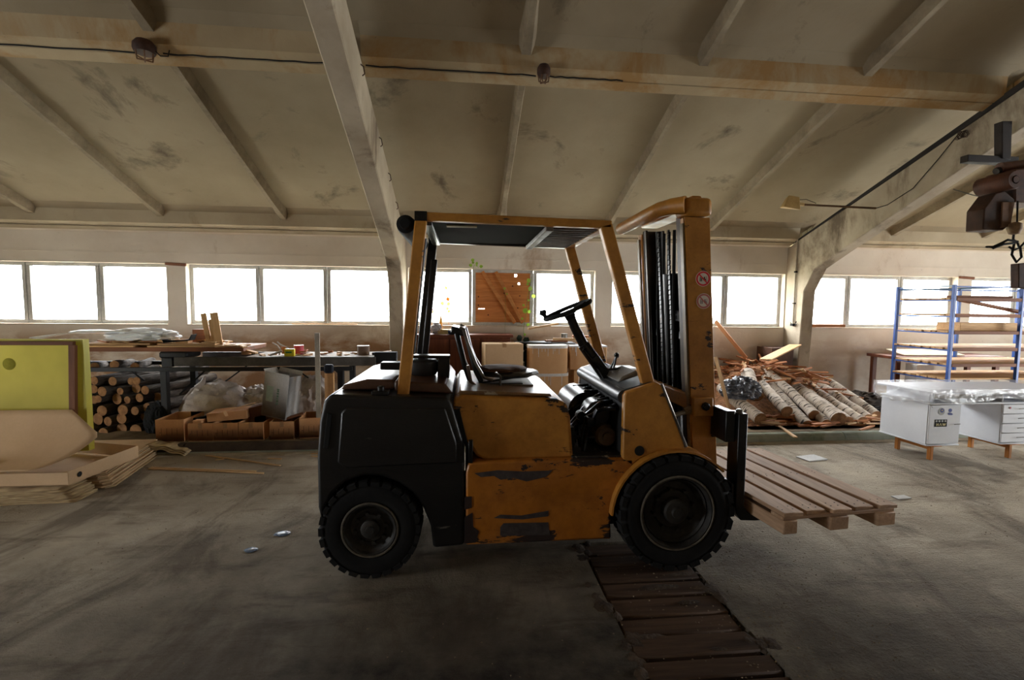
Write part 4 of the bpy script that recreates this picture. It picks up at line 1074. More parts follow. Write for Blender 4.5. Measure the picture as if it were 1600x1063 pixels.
# --- steel work bench
BN = root('steel_workbench', (-2.6, 6.3, .1), 'long black steel workbench frame standing below the windows', 'workbench')
def bb(nm, x0, x1, y0, y1, z0, z1, mat=MATTE, bev=.004): return MB().bx(x0, x1, y0, y1, z0, z1).build(nm, mat, BN, bevel=bev, seg=1)
IRON = M('dark_bench_steel', (44, 44, 46), (26, 26, 28), rough=.55, metal=.2)
GREYB = M('dull_grey_beam', (96, 92, 86), (62, 58, 54), rough=.7)
bb('front_beam', -3.45, -1.10, 5.98, 6.04, .895, 1.005, GREYB); bb('front_rail', -4.95, -1.38, 5.96, 6.0, .835, .885, IRON); bb('back_rail', -4.95, -1.38, 6.62, 6.66, .835, .885, IRON)
bb('back_beam', -3.45, -1.10, 6.60, 6.66, .895, 1.005, GREYB)
bb('bench_top', -2.66, -.98, 6.04, 6.60, .985, 1.005, M('dusty_bench_top', (150, 134, 112), (110, 96, 80), rough=.8))
bb('table_top', -4.95, -2.66, 5.99, 6.66, 1.07, 1.12, BRX)
bb('support_block', -3.62, -3.30, 5.98, 6.3, .99, 1.07, IRON, .02)
bb('support_block', -3.60, -3.48, 6.0, 6.3, .885, .99, IRON)
bb('end_post', -4.85, -4.78, 6.0, 6.3, .885, 1.07, IRON)
for x in (-3.58, -1.53):
    for y0 in (5.985, 6.60): bb('leg', x - .035, x + .035, y0, y0 + .07, .10, .84, IRON)
bb('leg', -4.9, -4.83, 6.0, 6.07, .10, .84, IRON)
for (p, q) in (((-3.1, 6.0, .85), (-3.42, 6.02, .55)), ((-2.86, 6.62, .85), (-3.2, 6.64, .60)), ((-2.05, 6.0, .85), (-1.92, 6.02, .74)), ((-1.85, 6.6, .85), (-1.7, 6.62, .7)), ((-3.95, 6.0, .85), (-3.8, 6.0, .72))):
    MB().tube([p, q], .009, 6).build('brace', MATTE, BN)
bb('end_block', -1.12, -.85, 6.0, 6.12, .93, 1.06, MATTE); bb('end_bracket', -1.13, -1.0, 6.02, 6.1, .78, .93, M('rusty_red_bracket', (98, 56, 42), (60, 36, 30)))
# loose boards piled on the wooden table top
random.seed(5)
zt_ = 1.121
brd = [(-4.9, -3.9, 6.05, .14, .022), (-4.6, -3.35, 6.22, .16, .022), (-4.2, -3.05, 6.40, .13, .020), (-3.75, -2.72, 6.05, .12, .02), (-3.7, -2.8, 6.20, .14, .02)]
for k, (a, b, y, w, t) in enumerate(brd + [(-4.85, -3.75, 6.06, .10, .02), (-4.5, -3.3, 6.24, .12, .02), (-3.65, -3.0, 6.08, .11, .018)]):
    zb = zt_ if k < 5 else zt_ + .0235
    o = MB().box(((b - a) / 2, 0, t / 2), (b - a, w, t)).build('board', SCR2 if k % 2 else PLW, bevel=.002, seg=1)
    o.location = (a, y, zb); o.rotation_euler = (0, 0, random.uniform(-.04, .04))
    tag(o, '%s loose flat board from the left on the brown table top, %s' % (ORD[sorted([-4.9, -4.6, -4.2, -3.75, -3.7, -4.85, -4.5, -3.65]).index(a)], 'in the bottom layer' if k < 5 else 'lying on another board'), 'board', 'loose boards on the table top')
for k, (p, q, lb) in enumerate((((-5.281, 6.100, 1.208), (-4.019, 6.100, 1.312), 'long pale strip sagging across the top of the board pile'), ((-5.315, 6.350, 1.261), (-4.257, 6.350, 1.305), 'second long pale strip behind the sagging one'))):
    p = Vector(p); q = Vector(q)
    def fs(u, v, p=p, q=q, k=k):
        c = p + (q - p) * u; return (c.x, c.y + v * .12, c.z + .035 * math.sin(u * PI) * (1 - k) - (.05 * (1 - u) ** 3))
    sheet(fs, 14, 1, 'pale_strip', M('pale_painted_strip', (226, 222, 212), (200, 196, 188), rough=.6), .012, lb, 'strip', loc=tuple(q))
o = crumple((-3.959, 6.250, 1.241), (.36, .16, .085), 21, .22, 4, 2.4).build('plastic_film_heap', FILM, smooth=True); tag(o, 'crumpled heap of white plastic film on the board pile', 'plastic film'); at_origin(o, (-3.961, 6.250, 1.185))
o = crumple((-4.625, 6.450, 1.274), (.28, .10, .03), 23, .12, 3, 3).build('foam_sheet', FILM); tag(o, 'flat folded white foam sheet left of the film heap', 'foam'); at_origin(o, (-4.626, 6.450, 1.250))
tr = Vector((-3.410, 6.050, 1.224)); m = MB(); m.prism([(-.165, .0), (-.15, -.035), (.13, -.035), (.165, .035), (.155, .035), (.12, -.02), (-.15, -.02), (-.155, .01)], -.07, .07)
o = m.build('plastic_tray', MATTE, bevel=.003, seg=1); o.location = tr; o.rotation_euler = (0, -.10, .1); tag(o, 'black plastic tray tilted on the boards', 'tray')
o = obj_box('support_box', (tr.x + .04, tr.y + .01, 1.166), (.14, .10, .045), CARDT, 'small cardboard box under the black tray', 'box')
for k, (p, q, w) in enumerate((((-3.125, 6.150, 1.036), (-3.189, 6.250, 1.531), .06), ((-3.072, 6.150, 1.052), (-3.099, 6.200, 1.453), .05), ((-3.012, 6.150, 1.060), (-3.068, 6.250, 1.540), .085))):
    p = Vector(p); q = Vector(q); p.z = max(p.z, 1.125)
    o = MB().box((0, 0, (q.z - p.z) / 2), (w, .02, q.z - p.z)).build('upright_board', PLZ, bevel=.002, seg=1); o.location = p; o.rotation_euler = (-.06, math.atan2(q.x - p.x, q.z - p.z), .2)
    tag(o, ['left tallest-but-one upright pine board leaning at the bench', 'short middle upright pine board between two taller ones', 'widest upright pine board on the right of the three'][k], 'board', None)
sup = obj_box('prop_block', (-3.267, 6.340, 1.050), (.26, .10, .20), BRX, 'brown block propping the upright boards', 'wood block'); sup.location.z = 1.122
# clutter on the lower bench top, every bit its own thing
random.seed(9)
for k in range(26):
    x = random.uniform(-2.62, -1.95) if k < 16 else random.uniform(-1.95, -1.3); y = random.uniform(6.1, 6.5)
    L = random.uniform(.06, .17) if k < 16 else random.uniform(.04, .09); w = random.uniform(.02, .06); t = random.uniform(.008, .03)
    z = 1.006 if (k % 3 or k > 16) else 1.034
    o = MB().box((L / 2, 0, t / 2), (L, w, t)).build('wood_offcut', SCR2 if k % 3 else SCR, bevel=.002, seg=1); o.location = (x, y, z); o.rotation_euler = (0, 0 if k % 3 else -.12, random.uniform(-1.2, 1.2))
    tag(o, 'short pale wood offcut lying on the bench top', 'offcut', 'wood offcuts on the bench')
for k, (c, L, a) in enumerate((((-2.911, 6.080, 1.090), .22, .5), ((-2.807, 6.080, 1.090), .20, -.5), ((-2.740, 6.080, 1.091), .26, -.7), ((-2.851, 6.080, 1.090), .12, .1), ((-2.613, 6.080, 1.091), .15, -.2))):
    c = Vector(c); c.z = 1.122
    if c.x > -2.68: c.z = 1.05
    o = MB().box((0, 0, .012), (L, .06, .022)).build('wood_offcut', SCR2, bevel=.002, seg=1); o.location = c; o.rotation_euler = (.05, -.1 + .08 * k, a)
    tag(o, 'pale wood offcut heaped at the right end of the brown table top', 'offcut', 'offcuts at the table top end')
random.seed(19)
for k in range(30):
    x = random.uniform(-4.3, -2.75); y = random.uniform(6.02, 6.35); L = random.uniform(.08, .3); w = random.uniform(.03, .09)
    o = MB().box((0, 0, .007), (L, w, random.uniform(.008, .02))).build('wood_offcut', SCR2 if k % 3 else SCR, bevel=.002, seg=1); o.location = (x, y, 1.168 + random.uniform(0, .012)); o.rotation_euler = (random.uniform(-.08, .08), random.uniform(-.08, .08), random.uniform(-.9, .9))
    tag(o, 'short offcut strewn on top of the board pile left of the upright boards', 'offcut', 'offcuts strewn over the board pile')
def tin(loc, r, h, mat, label, cat='tin', lidmat=STEEL, name='paint_tin'):
    R_ = root(name, loc, label, cat)
    x, y, z = loc
    MB().lathe([(0, z), (r, z), (r * 1.03, z + .003), (r, z + .006), (r, z + h - .006), (r * 1.04, z + h - .003), (r * 1.0, z + h)], (x, y, 0), 'z', 24).build('body', mat, R_)
    MB().lathe([(r * 1.02, z + h - .002), (r * 1.02, z + h + .003), (r * .9, z + h + .003), (r * .88, z + h - .002), (0, z + h - .002)], (x, y, 0), 'z', 24).build('lid', lidmat, R_)
    return R_
tc = Vector((-2.122, 6.300, 0.988)); t_ = tin((tc.x, tc.y, 1.006), .058, .115, REDP, 'red metal tin standing on the bench top')
MB().lathe([(.0585, 1.03), (.0588, 1.03), (.0588, 1.10), (.0585, 1.10)], (tc.x, tc.y, 0), 'z', 24).build('label_band', M('pink_label', (206, 84, 100), (170, 40, 60), rough=.5, scale=30), t_)
tc = Vector((-1.302, 6.250, 0.992)); tin((tc.x, tc.y, 1.006), .075, .115, M('dusty_brown_tin', (130, 104, 84), (90, 72, 60)), 'squat dusty brown tin at the right end of the bench top')
tc = Vector((-2.764, 6.300, 0.997)); tin((tc.x, tc.y, 1.006), .055, .125, CARDT, 'brown cardboard tube standing left of the offcuts', 'tube', CARDT, 'cardboard_tube')
yb = root('yellow_box', (-2.155, 6.080, 0.971), 'small yellow printed box in front of the red tin', 'box'); c = Vector(yb.location); c.z = yb.location.z = 1.006
MB().box((c.x, c.y, c.z + .045), (.115, .06, .09), (0, 0, .1)).build('body', YELP, yb, bevel=.003)
MB().box((c.x - .002, c.y - .033, c.z + .05), (.07, .004, .022), (0, 0, .1)).build('print', M('green_print', (60, 120, 60), (50, 100, 50), bump=0), yb)
sp_ = root('tube_clamp', (-2.356, 6.150, 1.004), 'white bent tube clamp with an orange wedge beside the yellow box', 'clamp'); c = Vector(sp_.location); sp_.location.z = 1.006; z = 1.012
WT = M('white_tube', (214, 208, 200), (170, 162, 152), rough=.4)
MB().tube([(c.x + .05, c.y, z), (c.x + .06, c.y, z + .07), (c.x + .03, c.y, z + .12), (c.x - .03, c.y, z + .155)], .010, 8).build('tube', WT, sp_)
MB().tube([(c.x + .19, c.y + .02, z), (c.x + .15, c.y + .02, z + .08), (c.x + .06, c.y + .02, z + .13), (c.x + .02, c.y + .02, z + .165)], .010, 8).build('tube', WT, sp_)
MB().tube([(c.x - .04, c.y - .06, z + .005), (c.x + .10, c.y - .04, z + .055)], .013, 8).build('handle', WT, sp_)
MB().box((c.x + .10, c.y + .02, z + .06), (.05, .03, .09)).build('wedge', M('orange_wedge', (220, 140, 70), (196, 116, 54)), sp_, bevel=.003)
o = obj_box('small_block', (-1.010, 6.200, 1.022), (.14, .07, .025), SCR2, 'thin pale wood block near the squat brown tin', 'wood block', rot=(0, -.12, .1)); o.location.z = 1.03
o = obj_box('dark_block', (-1.107, 6.250, 0.992), (.16, .09, .03), MATTE, 'dark flat metal block under the thin pale block', 'block'); o.location.z = 1.006

# --- open tan storage cartons on the raised strip
gz = .101
bxs = [((-3.27, 5.62), (.30, .42, .25), 'orange-brown open carton at the left end of the row under the bench', ()),
       ((-2.95, 5.64), (.265, .42, .205), 'second orange-brown open carton from the left in the row under the bench', ()),
       ((-2.68, 5.64), (.265, .42, .205), 'third orange-brown open carton with a paper tag over its corner', ()),
       ((-2.41, 5.64), (.265, .42, .205), 'fourth orange-brown open carton right beside the dark gap in the row', ()),
       ((-2.08, 5.68), (.265, .42, .21), 'fifth orange-brown open carton right of the dark gap under the white carton', ()),
       ((-1.78, 5.74), (.27, .36, .235), 'orange-brown open carton with a blue right side at the right end of the row', ())]
for k, ((x, y), d, lb, fl) in enumerate(bxs):
    y = 5.545 + d[1] / 2 + (.05 if k == 5 else 0)
    r = open_box('open_carton', (x, y, gz), d, CARDO, lb, 'carton', 'row of open cartons under the bench', (0, 0, [.0, .0, -.01, .01, .03, .12][k]))
    pm = MB()
    for q in range(4): pm.bx(-.09 + q * .055, -.087 + q * .055, -d[1] / 2 - .001, -d[1] / 2 - .0003, d[2] * .3, d[2] * .62)
    pm.bx(-.11, -.095, -d[1] / 2 - .001, -d[1] / 2 - .0003, d[2] * .40, d[2] * .42)
    o = pm.build('printed_marks', INK, None, smooth=False, kind='stuff'); o.parent = r
    if k == 5: 
        o = MB().bx(d[0] / 2, d[0] / 2 + .002, -.17, .17, .01, d[2] - .01).build('blue_side', M('blue_print', (40, 80, 160), (34, 66, 130), bump=0), None); o.parent = r
    if k in (1, 2, 3, 4):
        o = MB().bx(-.02, .02, -d[1] / 2 - .0016, -d[1] / 2 - .001, d[2] - .06, d[2]).build('tape', M('clear_brown_tape', (190, 150, 110), (170, 130, 92), rough=.3), None); o.parent = r
# things in and on the cartons
o = MB().box((0, 0, .05), (.42, .28, .10)).build('closed_box', CARDO, bevel=.006); o.location = (-2.72, 5.78, .31); o.rotation_euler = (0, -.07, .12); tag(o, 'worn flat brown box lying across the open cartons', 'box')
o = MB().box((0, 0, .06), (.26, .20, .12))  .build('wooden_box', BRX, bevel=.004); o.location = (-2.42, 5.86, .33); o.rotation_euler = (0, -.25, .1); tag(o, 'brown wooden box tilted behind the worn flat one', 'box')
for k, (x, y, a) in enumerate(((-3.1, 5.75, .9), (-3.0, 5.8, .8), (-2.92, 5.82, 1.0))):
    o = MB().tube([(-.2, 0, 0), (.2, 0, 0)], .014, 8).build('dark_tube', MATTE); o.location = (x, y, .315 + .01 * k); o.rotation_euler = (0, -.12, a - .5); tag(o, 'dark tube sticking out of the second open carton', 'tube', 'dark tubes in the cartons')
o = obj_box('small_carton', (-3.0, 5.62, .20), (.09, .09, .13), CARDO, 'small brown box standing inside the second open carton', 'box')
m = MB(); m.bar((0, 0, 0), (.26, .16, .055), .035, .004); m.bar((-.01, -.01, -.002), (.02, -.02, -.06), .045, .004); o = m.build('paper_tag', CARDT, smooth=False); o.location = (-2.70, 5.60, .435); tag(o, 'folded paper tag draped over the worn flat box', 'paper tag')
o = MB().box((0, 0, .012), (.22, .05, .025)).build('brown_lath', BRX, bevel=.002); o.location = (-1.98, 5.66, .335); o.rotation_euler = (0, -.25, .3); tag(o, 'brown slat lying between the fifth carton and the white one', 'slat')
# tall white carton with green print, tilted
wc = open_box('white_carton', (-2.17, 5.75, .335), (.33, .22, .50), CARDW, 'tall white carton with faded green print leaning back on the brown cartons', 'carton', None, (-.02, .13, -.35), (('n', 1.2, .03), ('l', .9, .05), ('f', 1.3, .05)))
m = MB(); m.bx(-.12, -.03, -.1115, -.1108, .18, .36)
for z in (.20, .23, .26, .29, .32): m.bx(-.115, -.035, -.1120, -.1115, z, z + .004)
o = m.build('green_stamp', M('faded_green_print', (176, 190, 176), (160, 176, 162), bump=0), None, smooth=False); o.parent = wc
m = MB()
for q, (z0, z1) in enumerate(((.16, .18), (.19, .215), (.225, .235), (.245, .27), (.28, .30), (.31, .33), (.335, .345))): m.bx(.02 + .004 * (q % 2), .05, -.1122, -.1108, z0, z1)
o = m.build('green_lettering', M('green_print_dark', (104, 130, 106), (84, 110, 88), bump=0), None, smooth=False); o.parent = wc
# white sacks behind
for k, (c, r, lb, sd) in enumerate((((-3.10, 6.25, .32), (.42, .25, .34), 'big crumpled white plastic sack under the left of the bench', 31), ((-2.62, 6.35, .28), (.28, .22, .30), 'second white plastic sack behind the flat brown box', 37), ((-1.93, 6.25, .35), (.28, .22, .38), 'pinkish white sack right of the white carton', 41), ((-3.68, 6.02, .26), (.13, .12, .22), 'black plastic sack between the logs and the white sacks', 43))):
    o = crumple(c, r, sd, .09, 5, 1.9).build('plastic_sack', SACK if k < 3 else MATTE); z0 = min(v.co.z for v in o.data.vertices); o.data.transform(Matrix.Translation((0, 0, .101 - z0))); tag(o, lb, 'sack'); at_origin(o, (c[0], c[1], .101))
for (b, t, r, lb) in (((-3.28, 6.15, .60), (-3.22, 6.2, .74), .05, 'twisted neck of the big white sack'), ((-2.50, 6.1, .45), (-2.30, 6.0, .58), .05, 'twisted white plastic end poking up by the white carton')):
    o = MB().tube([b, tuple((Vector(b) + Vector(t)) / 2 + Vector((.02, 0, .0))), t], [r, r * .6, r * .25], 9).build('twisted_plastic', SACK); tag(o, lb, 'plastic'); at_origin(o, b)
# upright strip and foam slab in front of the bench end
o = obj_box('grey_lath', (-1.686, 5.620, 0.023), (.055, .02, 1.22), M('grey_lath', (176, 168, 152), (140, 130, 116), rough=.7), 'tall grey lath standing upright behind the counterweight', 'lath'); o.location.z = .101
o = MB().box((0, 0, .37), (.10, .05, .74)).build('foam_strip', M('tan_foam', (214, 168, 120), (196, 148, 100), rough=.9)); o.location = (-1.585, 5.72, .101); tag(o, 'tan foam slab standing upright beside the grey lath', 'foam')
o = obj_box('dark_bundle', (-1.59, 5.72, .845), (.10, .07, .10), M('dark_blue_cloth', (30, 42, 64), (20, 24, 34)), 'dark blue bundle on top of the tan foam slab', 'bundle', bevel=.015)
# laths on the floor
for (p, q, lb) in (((-3.119, 4.928, 0.004), (-1.943, 4.716, 0.004), 'long thin lath lying nearest on the floor left of the truck'), ((-3.119, 4.965, 0.004), (-2.039, 4.776, 0.004), 'thin lath lying close behind the nearest one'), ((-2.785, 5.329, 0.004), (-1.868, 4.933, 0.004), 'thin slanting lath lying near the kerb')):
    p, q = Vector(p), Vector(q); L = (q - p).length; o = MB().box((L / 2, 0, .006), (L, .018, .009)).build('floor_lath', SCR2, smooth=False); align(o, p, q); o.location.z = .0; tag(o, lb, 'lath', 'laths on the floor')
random.seed(15)
for k in range(12):
    x = random.uniform(-2.6, -1.2); y = random.uniform(5.15, 5.38); L = random.uniform(.05, .22)
    o = MB().box((0, 0, .004), (L, .02, .007)).build('splinter', SCR2, smooth=False); o.location = (x, y, 0); o.rotation_euler = (0, 0, random.uniform(-.5, .5)); tag(o, 'small wood splinter on the floor along the dark kerb', 'splinter', 'splinters along the kerb')
GLS = M('blue_grey_foil', (130, 150, 180), (60, 66, 80), rough=.2, scale=30)
for (x, y, r, lb) in ((-1.30, 3.44, .045, 'larger crumpled piece of blue-grey foil on the dirt floor'), (-1.42, 3.22, .035, 'smaller crumpled piece of blue-grey foil on the dirt floor')):
    o = crumple((0, 0, .004), (r, r * .8, .006), r * 400, .25, 3, 3).build('foil_scrap', GLS); o.location = (x, y, .001); tag(o, lb, 'foil')

# ================================================================== middle: cupboard, cartons, plants on the sill
CB = root('wooden_cupboard', (0.02, 7.45, .101), 'reddish brown wooden cupboard against the wall behind the seat', 'cupboard')
RB = wood('reddish_brown_wood', (136, 78, 52), (96, 52, 38), 2, .5); RBX = wood('reddish_brown_wood', (136, 78, 52), (96, 52, 38), 0, .5)
MB().bx(-.72, .70, 7.22, 7.68, .101, 1.17).build('body', RB, CB, bevel=.006)
MB().bx(-.76, .74, 7.18, 7.70, 1.17, 1.21).build('top', RBX, CB, bevel=.005)
for a, b in ((-.70, -.24), (-.22, .23), (.25, .68)): MB().bx(a, b, 7.20, 7.22, .15, 1.14).build('door', RB, CB, bevel=.004)
def carton(name, c, d, mat, label, rot=0, drips=False, group='cartons stacked behind the truck'):
    r = root(name, c, label, 'carton', group)
    o = MB().box((0, 0, d[2] / 2), d).build('body', mat, None, bevel=.006, seg=1); o.parent = r
    o = MB().bx(-.03, .03, -d[1] / 2 - .001, d[1] / 2 + .001, d[2] - .05, d[2] + .001).build('tape', M('clear_brown_tape', (190, 150, 110), (170, 130, 92), rough=.3), None); o.parent = r
    if drips:
        m = MB(); m.bx(-d[0] / 2 - .003, d[0] / 2 + .003, -d[1] / 2 - .003, d[1] / 2 + .003, d[2] - .018, d[2] + .006)
        random.seed(int(c[0] * 97))
        for q in range(9):
            x = random.uniform(-d[0] / 2 + .02, d[0] / 2 - .02); L = random.uniform(.04, .2); m.bx(x - .004, x + .004, -d[1] / 2 - .003, -d[1] / 2, d[2] - L, d[2] - .01)
        o = m.build('white_drips', WHT, None, smooth=False); o.parent = r
    r.rotation_euler = (0, 0, rot); return r
carton('carton', (.55, 6.95, .72), (.56, .34, .385), CARD, 'tilted cardboard carton behind the seat, left of the plant', .12)
carton('carton', (.58, 6.98, .101), (.62, .42, .60), CARD, 'cardboard carton under the tilted one behind the seat')
# rounded, paper-topped cartons
def rounded_carton(c, w, h, lb):
    r = root('rounded_carton', c, lb, 'carton', 'cartons stacked behind the truck')
    pts = []
    hw = w / 2; hd = .19
    for k in range(28):
        t = 2 * PI * k / 28; e = .55; pts.append((math.copysign(abs(math.cos(t)) ** e, math.cos(t)) * hw, math.copysign(abs(math.sin(t)) ** e, math.sin(t)) * hd))
    o = MB().prism(pts, 0, h, 'z').build('body', CARDT, None); o.parent = r
    m = MB(); m.prism([(a * 1.012, b * 1.012) for a, b in pts], h - .03, h + .012, 'z')
    random.seed(int(c[2] * 100))
    for q in range(9):
        x = random.uniform(-hw * .9, hw * .6); L = random.uniform(.06, .17); yy = -hd * (1 - abs(x / hw) ** 3.6) ** .28 - .002; m.box((x, yy, h - L / 2), (.006, .004, L))
    o = m.build('white_rim', M('white_paper', (226, 224, 220), (206, 204, 202), rough=.7), None, smooth=False); o.parent = r
    return r
rounded_carton((1.23, 7.0, .665), .60, .40, 'upper cardboard carton with a rounded white paper rim behind the truck')
rounded_carton((1.26, 7.02, .30), .58, .35, 'lower cardboard carton with a white rim, second in the rounded stack')
carton('carton', (1.24, 7.02, .101), (.56, .36, .19), CARDT, 'flat carton at the bottom of the rounded stack')
carton('carton', (1.86, 7.12, .70), (.56, .34, .36), CARDT, 'cardboard carton with white drips right of the rounded stack', -.03, True)
carton('carton', (1.84, 7.10, .101), (.42, .36, .595), CARDT, 'tall cardboard carton below the dripped one', .02)
carton('carton', (2.38, 7.1, .101), (.45, .34, .62), CARDT, 'right hand cardboard carton by the pier', 0, True)
o = obj_box('dark_small_box', (2.0, 6.80, .101), (.14, .12, .37), BRX, 'narrow brown box in front of the tall carton', 'box')
o = obj_box('pale_block', (1.62, 6.70, .101), (.30, .16, .12), CARDT, 'low pale carton on the floor behind the hood', 'carton')
o = obj_box('pale_small_block', (2.02, 6.66, .101), (.10, .12, .09), M('cream_block', (206, 190, 150), (186, 168, 126)), 'small cream block on the floor beside the low pale carton', 'block')
o = open_box('crushed_white_box', (1.87, 6.2, .101), (.30, .3, .74), CARDW, 'white carton seen behind the right front guard post', 'carton', None, (.0, .12, .35))
# flat things on the cartons
for k, (x, y, z, L, a, mat, lb, w, t) in enumerate(((1.05, 7.25, 1.085, .55, .02, DGREY, 'dark flat sheet on the rounded carton stack', .3, .02), (1.45, 7.30, 1.072, .5, -.02, M('grey_flat_panel', (120, 124, 128), (90, 92, 96)), 'grey flat panel on the cartons', .3, .02),
        (1.62, 7.05, 1.14, .58, -.06, SCR2, 'long pale stick lying on the grey flat panel', .04, .035), (1.42, 7.25, 1.10, .34, .1, BRX, 'brown board behind the stick', .1, .03), (1.86, 7.3, 1.13, .35, .0, SCR, 'orange-brown short board on the cartons by the wall', .08, .07))):
    o = MB().box((0, 0, t / 2), (L, w, t)).build('flat_piece', mat, bevel=.003, seg=1); o.location = (x, y, z); o.rotation_euler = (0, 0, a); tag(o, lb, 'board')
tin((1.56, 7.32, 1.125), .05, .10, M('worn_tin_grey', (150, 150, 146), (110, 108, 104), rough=.4, metal=.5), 'small grey tin on the cartons below the right window', 'tin')
p, q = Vector((0.992, 7.400, 1.295)), Vector((1.492, 7.500, 1.375)); o = MB().box(((q - p).length / 2, 0, 0), ((q - p).length, .05, .03)).build('pale_lath', SCR2, bevel=.003); align(o, p, q); tag(o, 'pale lath lying aslant above the cartons at the boarded window', 'lath')
# on the sill and cupboard, left of the boarded window
o = obj_box('sill_box', (-0.308, 7.400, 1.239), (.26, .18, .07), M('pale_yellow_box', (224, 200, 140), (204, 176, 116)), 'low pale yellow box on the cupboard top', 'box'); o.location.z = 1.211
o = obj_box('brown_book', (-0.092, 7.450, 1.308), (.28, .14, .045), BRX, 'brown thin box right of the pale yellow one on the cupboard', 'box'); o.location.z = 1.211
o = obj_box('dark_sill_box', (-0.454, 7.550, 1.372), (.09, .08, .17), DGREY, 'dark grey small box standing on the cupboard before the window', 'box'); o.location.z = 1.211
m = MB(); m.tube([(0, 0, 0), (0, 0, .14), (0, 0, .17), (0, 0, .20)], [.024, .022, .012, .012], 14); o = m.build('spray_bottle', M('orange_plastic', (240, 160, 20), (226, 140, 10), rough=.4, bump=0)); o.location = (-0.370, 7.450, 1.316); o.location.z = 1.282; tag(o, 'slim orange bottle on the cupboard before the window', 'bottle')
m = crumple((0, 0, .07), (.075, .06, .09), 51, .15, 4, 3); o = m.build('plastic_bottle', M('milky_plastic', (210, 208, 220), (150, 140, 130), rough=.3)); o.location = (-0.472, 7.350, 1.251); o.location.z = 1.225; o.rotation_euler = (0, .5, 0); tag(o, 'crumpled milky plastic bottle leaning on the cupboard', 'bottle')
o = obj_box('dark_rag', (-0.598, 7.350, 1.241), (.12, .12, .03), BRX, 'dark brown flat tin on the left end of the cupboard top', 'tin', bevel=.01); o.location.z = 1.211
o = crumple((0, 0, .03), (.13, .11, .05), 57, .25, 4, 3).build('blue_rag', M('dark_blue_rag', (30, 50, 84), (16, 22, 34), rough=.8)); o.location = (-0.100, 7.300, 1.236); o.location.z = 1.2135; tag(o, 'crumpled dark blue rag on the cupboard behind the seat', 'rag')
# dried leaves and the climbing plants
def leaf_mesh(name, mat, s):
    m = MB(); m.add([(0, 0, 0), (s * .45, .12 * s, s * .3), (s * .35, 0, s * .75), (0, -.08 * s, s), (-s * .4, .05 * s, s * .7), (-s * .42, .1 * s, s * .25), (0, -.05 * s, s * .5)], [(0, 1, 6), (1, 2, 6), (2, 3, 6), (3, 4, 6), (4, 5, 6), (5, 0, 6)]); return m.build(name, mat)
def vine(nm, lb, path, r, mat, leaves, ls, lmat, cat='plant'):
    R_ = root(nm, path[0], lb, cat)
    MB().tube(path, r, 5).build('stem', mat, R_)
    random.seed(len(path) * 7 + int(path[0][0] * 10))
    first = None
    for (p, s) in leaves:
        l = leaf_mesh('leaf', lmat, 1) if first is None else first.copy()
        if first is None: first = l
        else: COL.objects.link(l)
        l.parent = R_; l.location = Vector(p) - Vector(path[0]); l.scale = (s * 1.5, s * 1.5, s * 1.5); l.rotation_euler = (random.uniform(-.5, .5), random.uniform(-1.5, 1.5), random.uniform(-.5, .5))
    return R_
STEMM = M('green_stem', (110, 140, 60), (90, 110, 50), bump=0); DRY = M('dry_orange_leaf', (216, 140, 70), (180, 100, 50), rough=.7); DKSTEM = M('dark_shaded_leaf', (40, 62, 34), (24, 36, 22), rough=.6)  # the last one is a plain dark green for stem and leaves
vine('climbing_plant', 'green climbing plant growing up the right side of the boarded window', [(0.977, 7.450, 0.514), (0.963, 7.550, 1.019), (0.953, 7.660, 1.272), (1.003, 7.740, 1.531), (1.023, 7.760, 1.794), (1.077, 7.780, 2.005), (1.096, 7.780, 2.142)], .004, STEMM,
     [((1.071, 7.740, 2.045), .055), ((1.104, 7.740, 1.931), .06), ((1.039, 7.740, 1.993), .035), ((1.095, 7.740, 1.795), .05), ((1.062, 7.730, 1.742), .03), ((1.031, 7.720, 1.563), .065), ((1.064, 7.720, 1.532), .045), ((0.977, 7.720, 1.657), .03), ((0.946, 7.700, 1.427), .035), ((1.009, 7.690, 1.323), .045), ((0.968, 7.600, 1.171), .03), ((0.994, 7.550, 1.019), .035), ((0.942, 7.550, 1.050), .03)], .05, LEAFG)
dv = []
random.seed(4)
for k in range(26): dv.append(((0.972, 7.300, 0.990), 0))
vine('potted_shrub', 'dark leafy plant column standing between the cartons', [(0.969, 7.300, 0.436), (0.965, 7.300, 0.739), (0.971, 7.300, 1.090)], .012, DKSTEM,
     [((0.905 + random.uniform(-.06, .06), 7.28 + random.uniform(-.08, .08), .62 + k * .018), random.uniform(.05, .08)) for k in range(28)], .06, DKSTEM)
vine('lintel_sprig', 'small green sprig hanging at the top left corner of the boarded window', [(0.118, 7.680, 2.192), (0.148, 7.680, 2.304), (0.220, 7.660, 2.263)], .003, STEMM, [((0.117, 7.660, 2.282), .04), ((0.148, 7.660, 2.363), .04), ((0.199, 7.660, 2.303), .035), ((0.229, 7.650, 2.273), .04), ((0.107, 7.660, 2.332), .03), ((0.179, 7.660, 2.283), .03)], .04, LEAFG)
vine('hanging_tendril', 'thin pale tendril hanging down the middle of the boarded window', [(0.654, 7.780, 1.895), (0.665, 7.760, 1.633), (0.653, 7.700, 1.300), (0.649, 7.500, 0.972)], .002, STEMM, [((0.642, 7.760, 1.915), .03), ((0.674, 7.760, 1.842), .02)], .03, LEAFG)
vine('dried_houseplant', 'dried orange-leaved plant standing in the window left of the boards', [(-0.261, 7.750, 1.335), (-0.271, 7.740, 1.625), (-0.281, 7.740, 1.913)], .003, DRY, [((-0.296, 7.600, 1.726), .05), ((-0.256, 7.600, 1.716), .045), ((-0.326, 7.600, 1.665), .05), ((-0.266, 7.600, 1.574), .04), ((-0.246, 7.600, 1.646), .05), ((-0.276, 7.600, 1.908), .04), ((-0.256, 7.600, 1.534), .035)], .05, LEAFD)
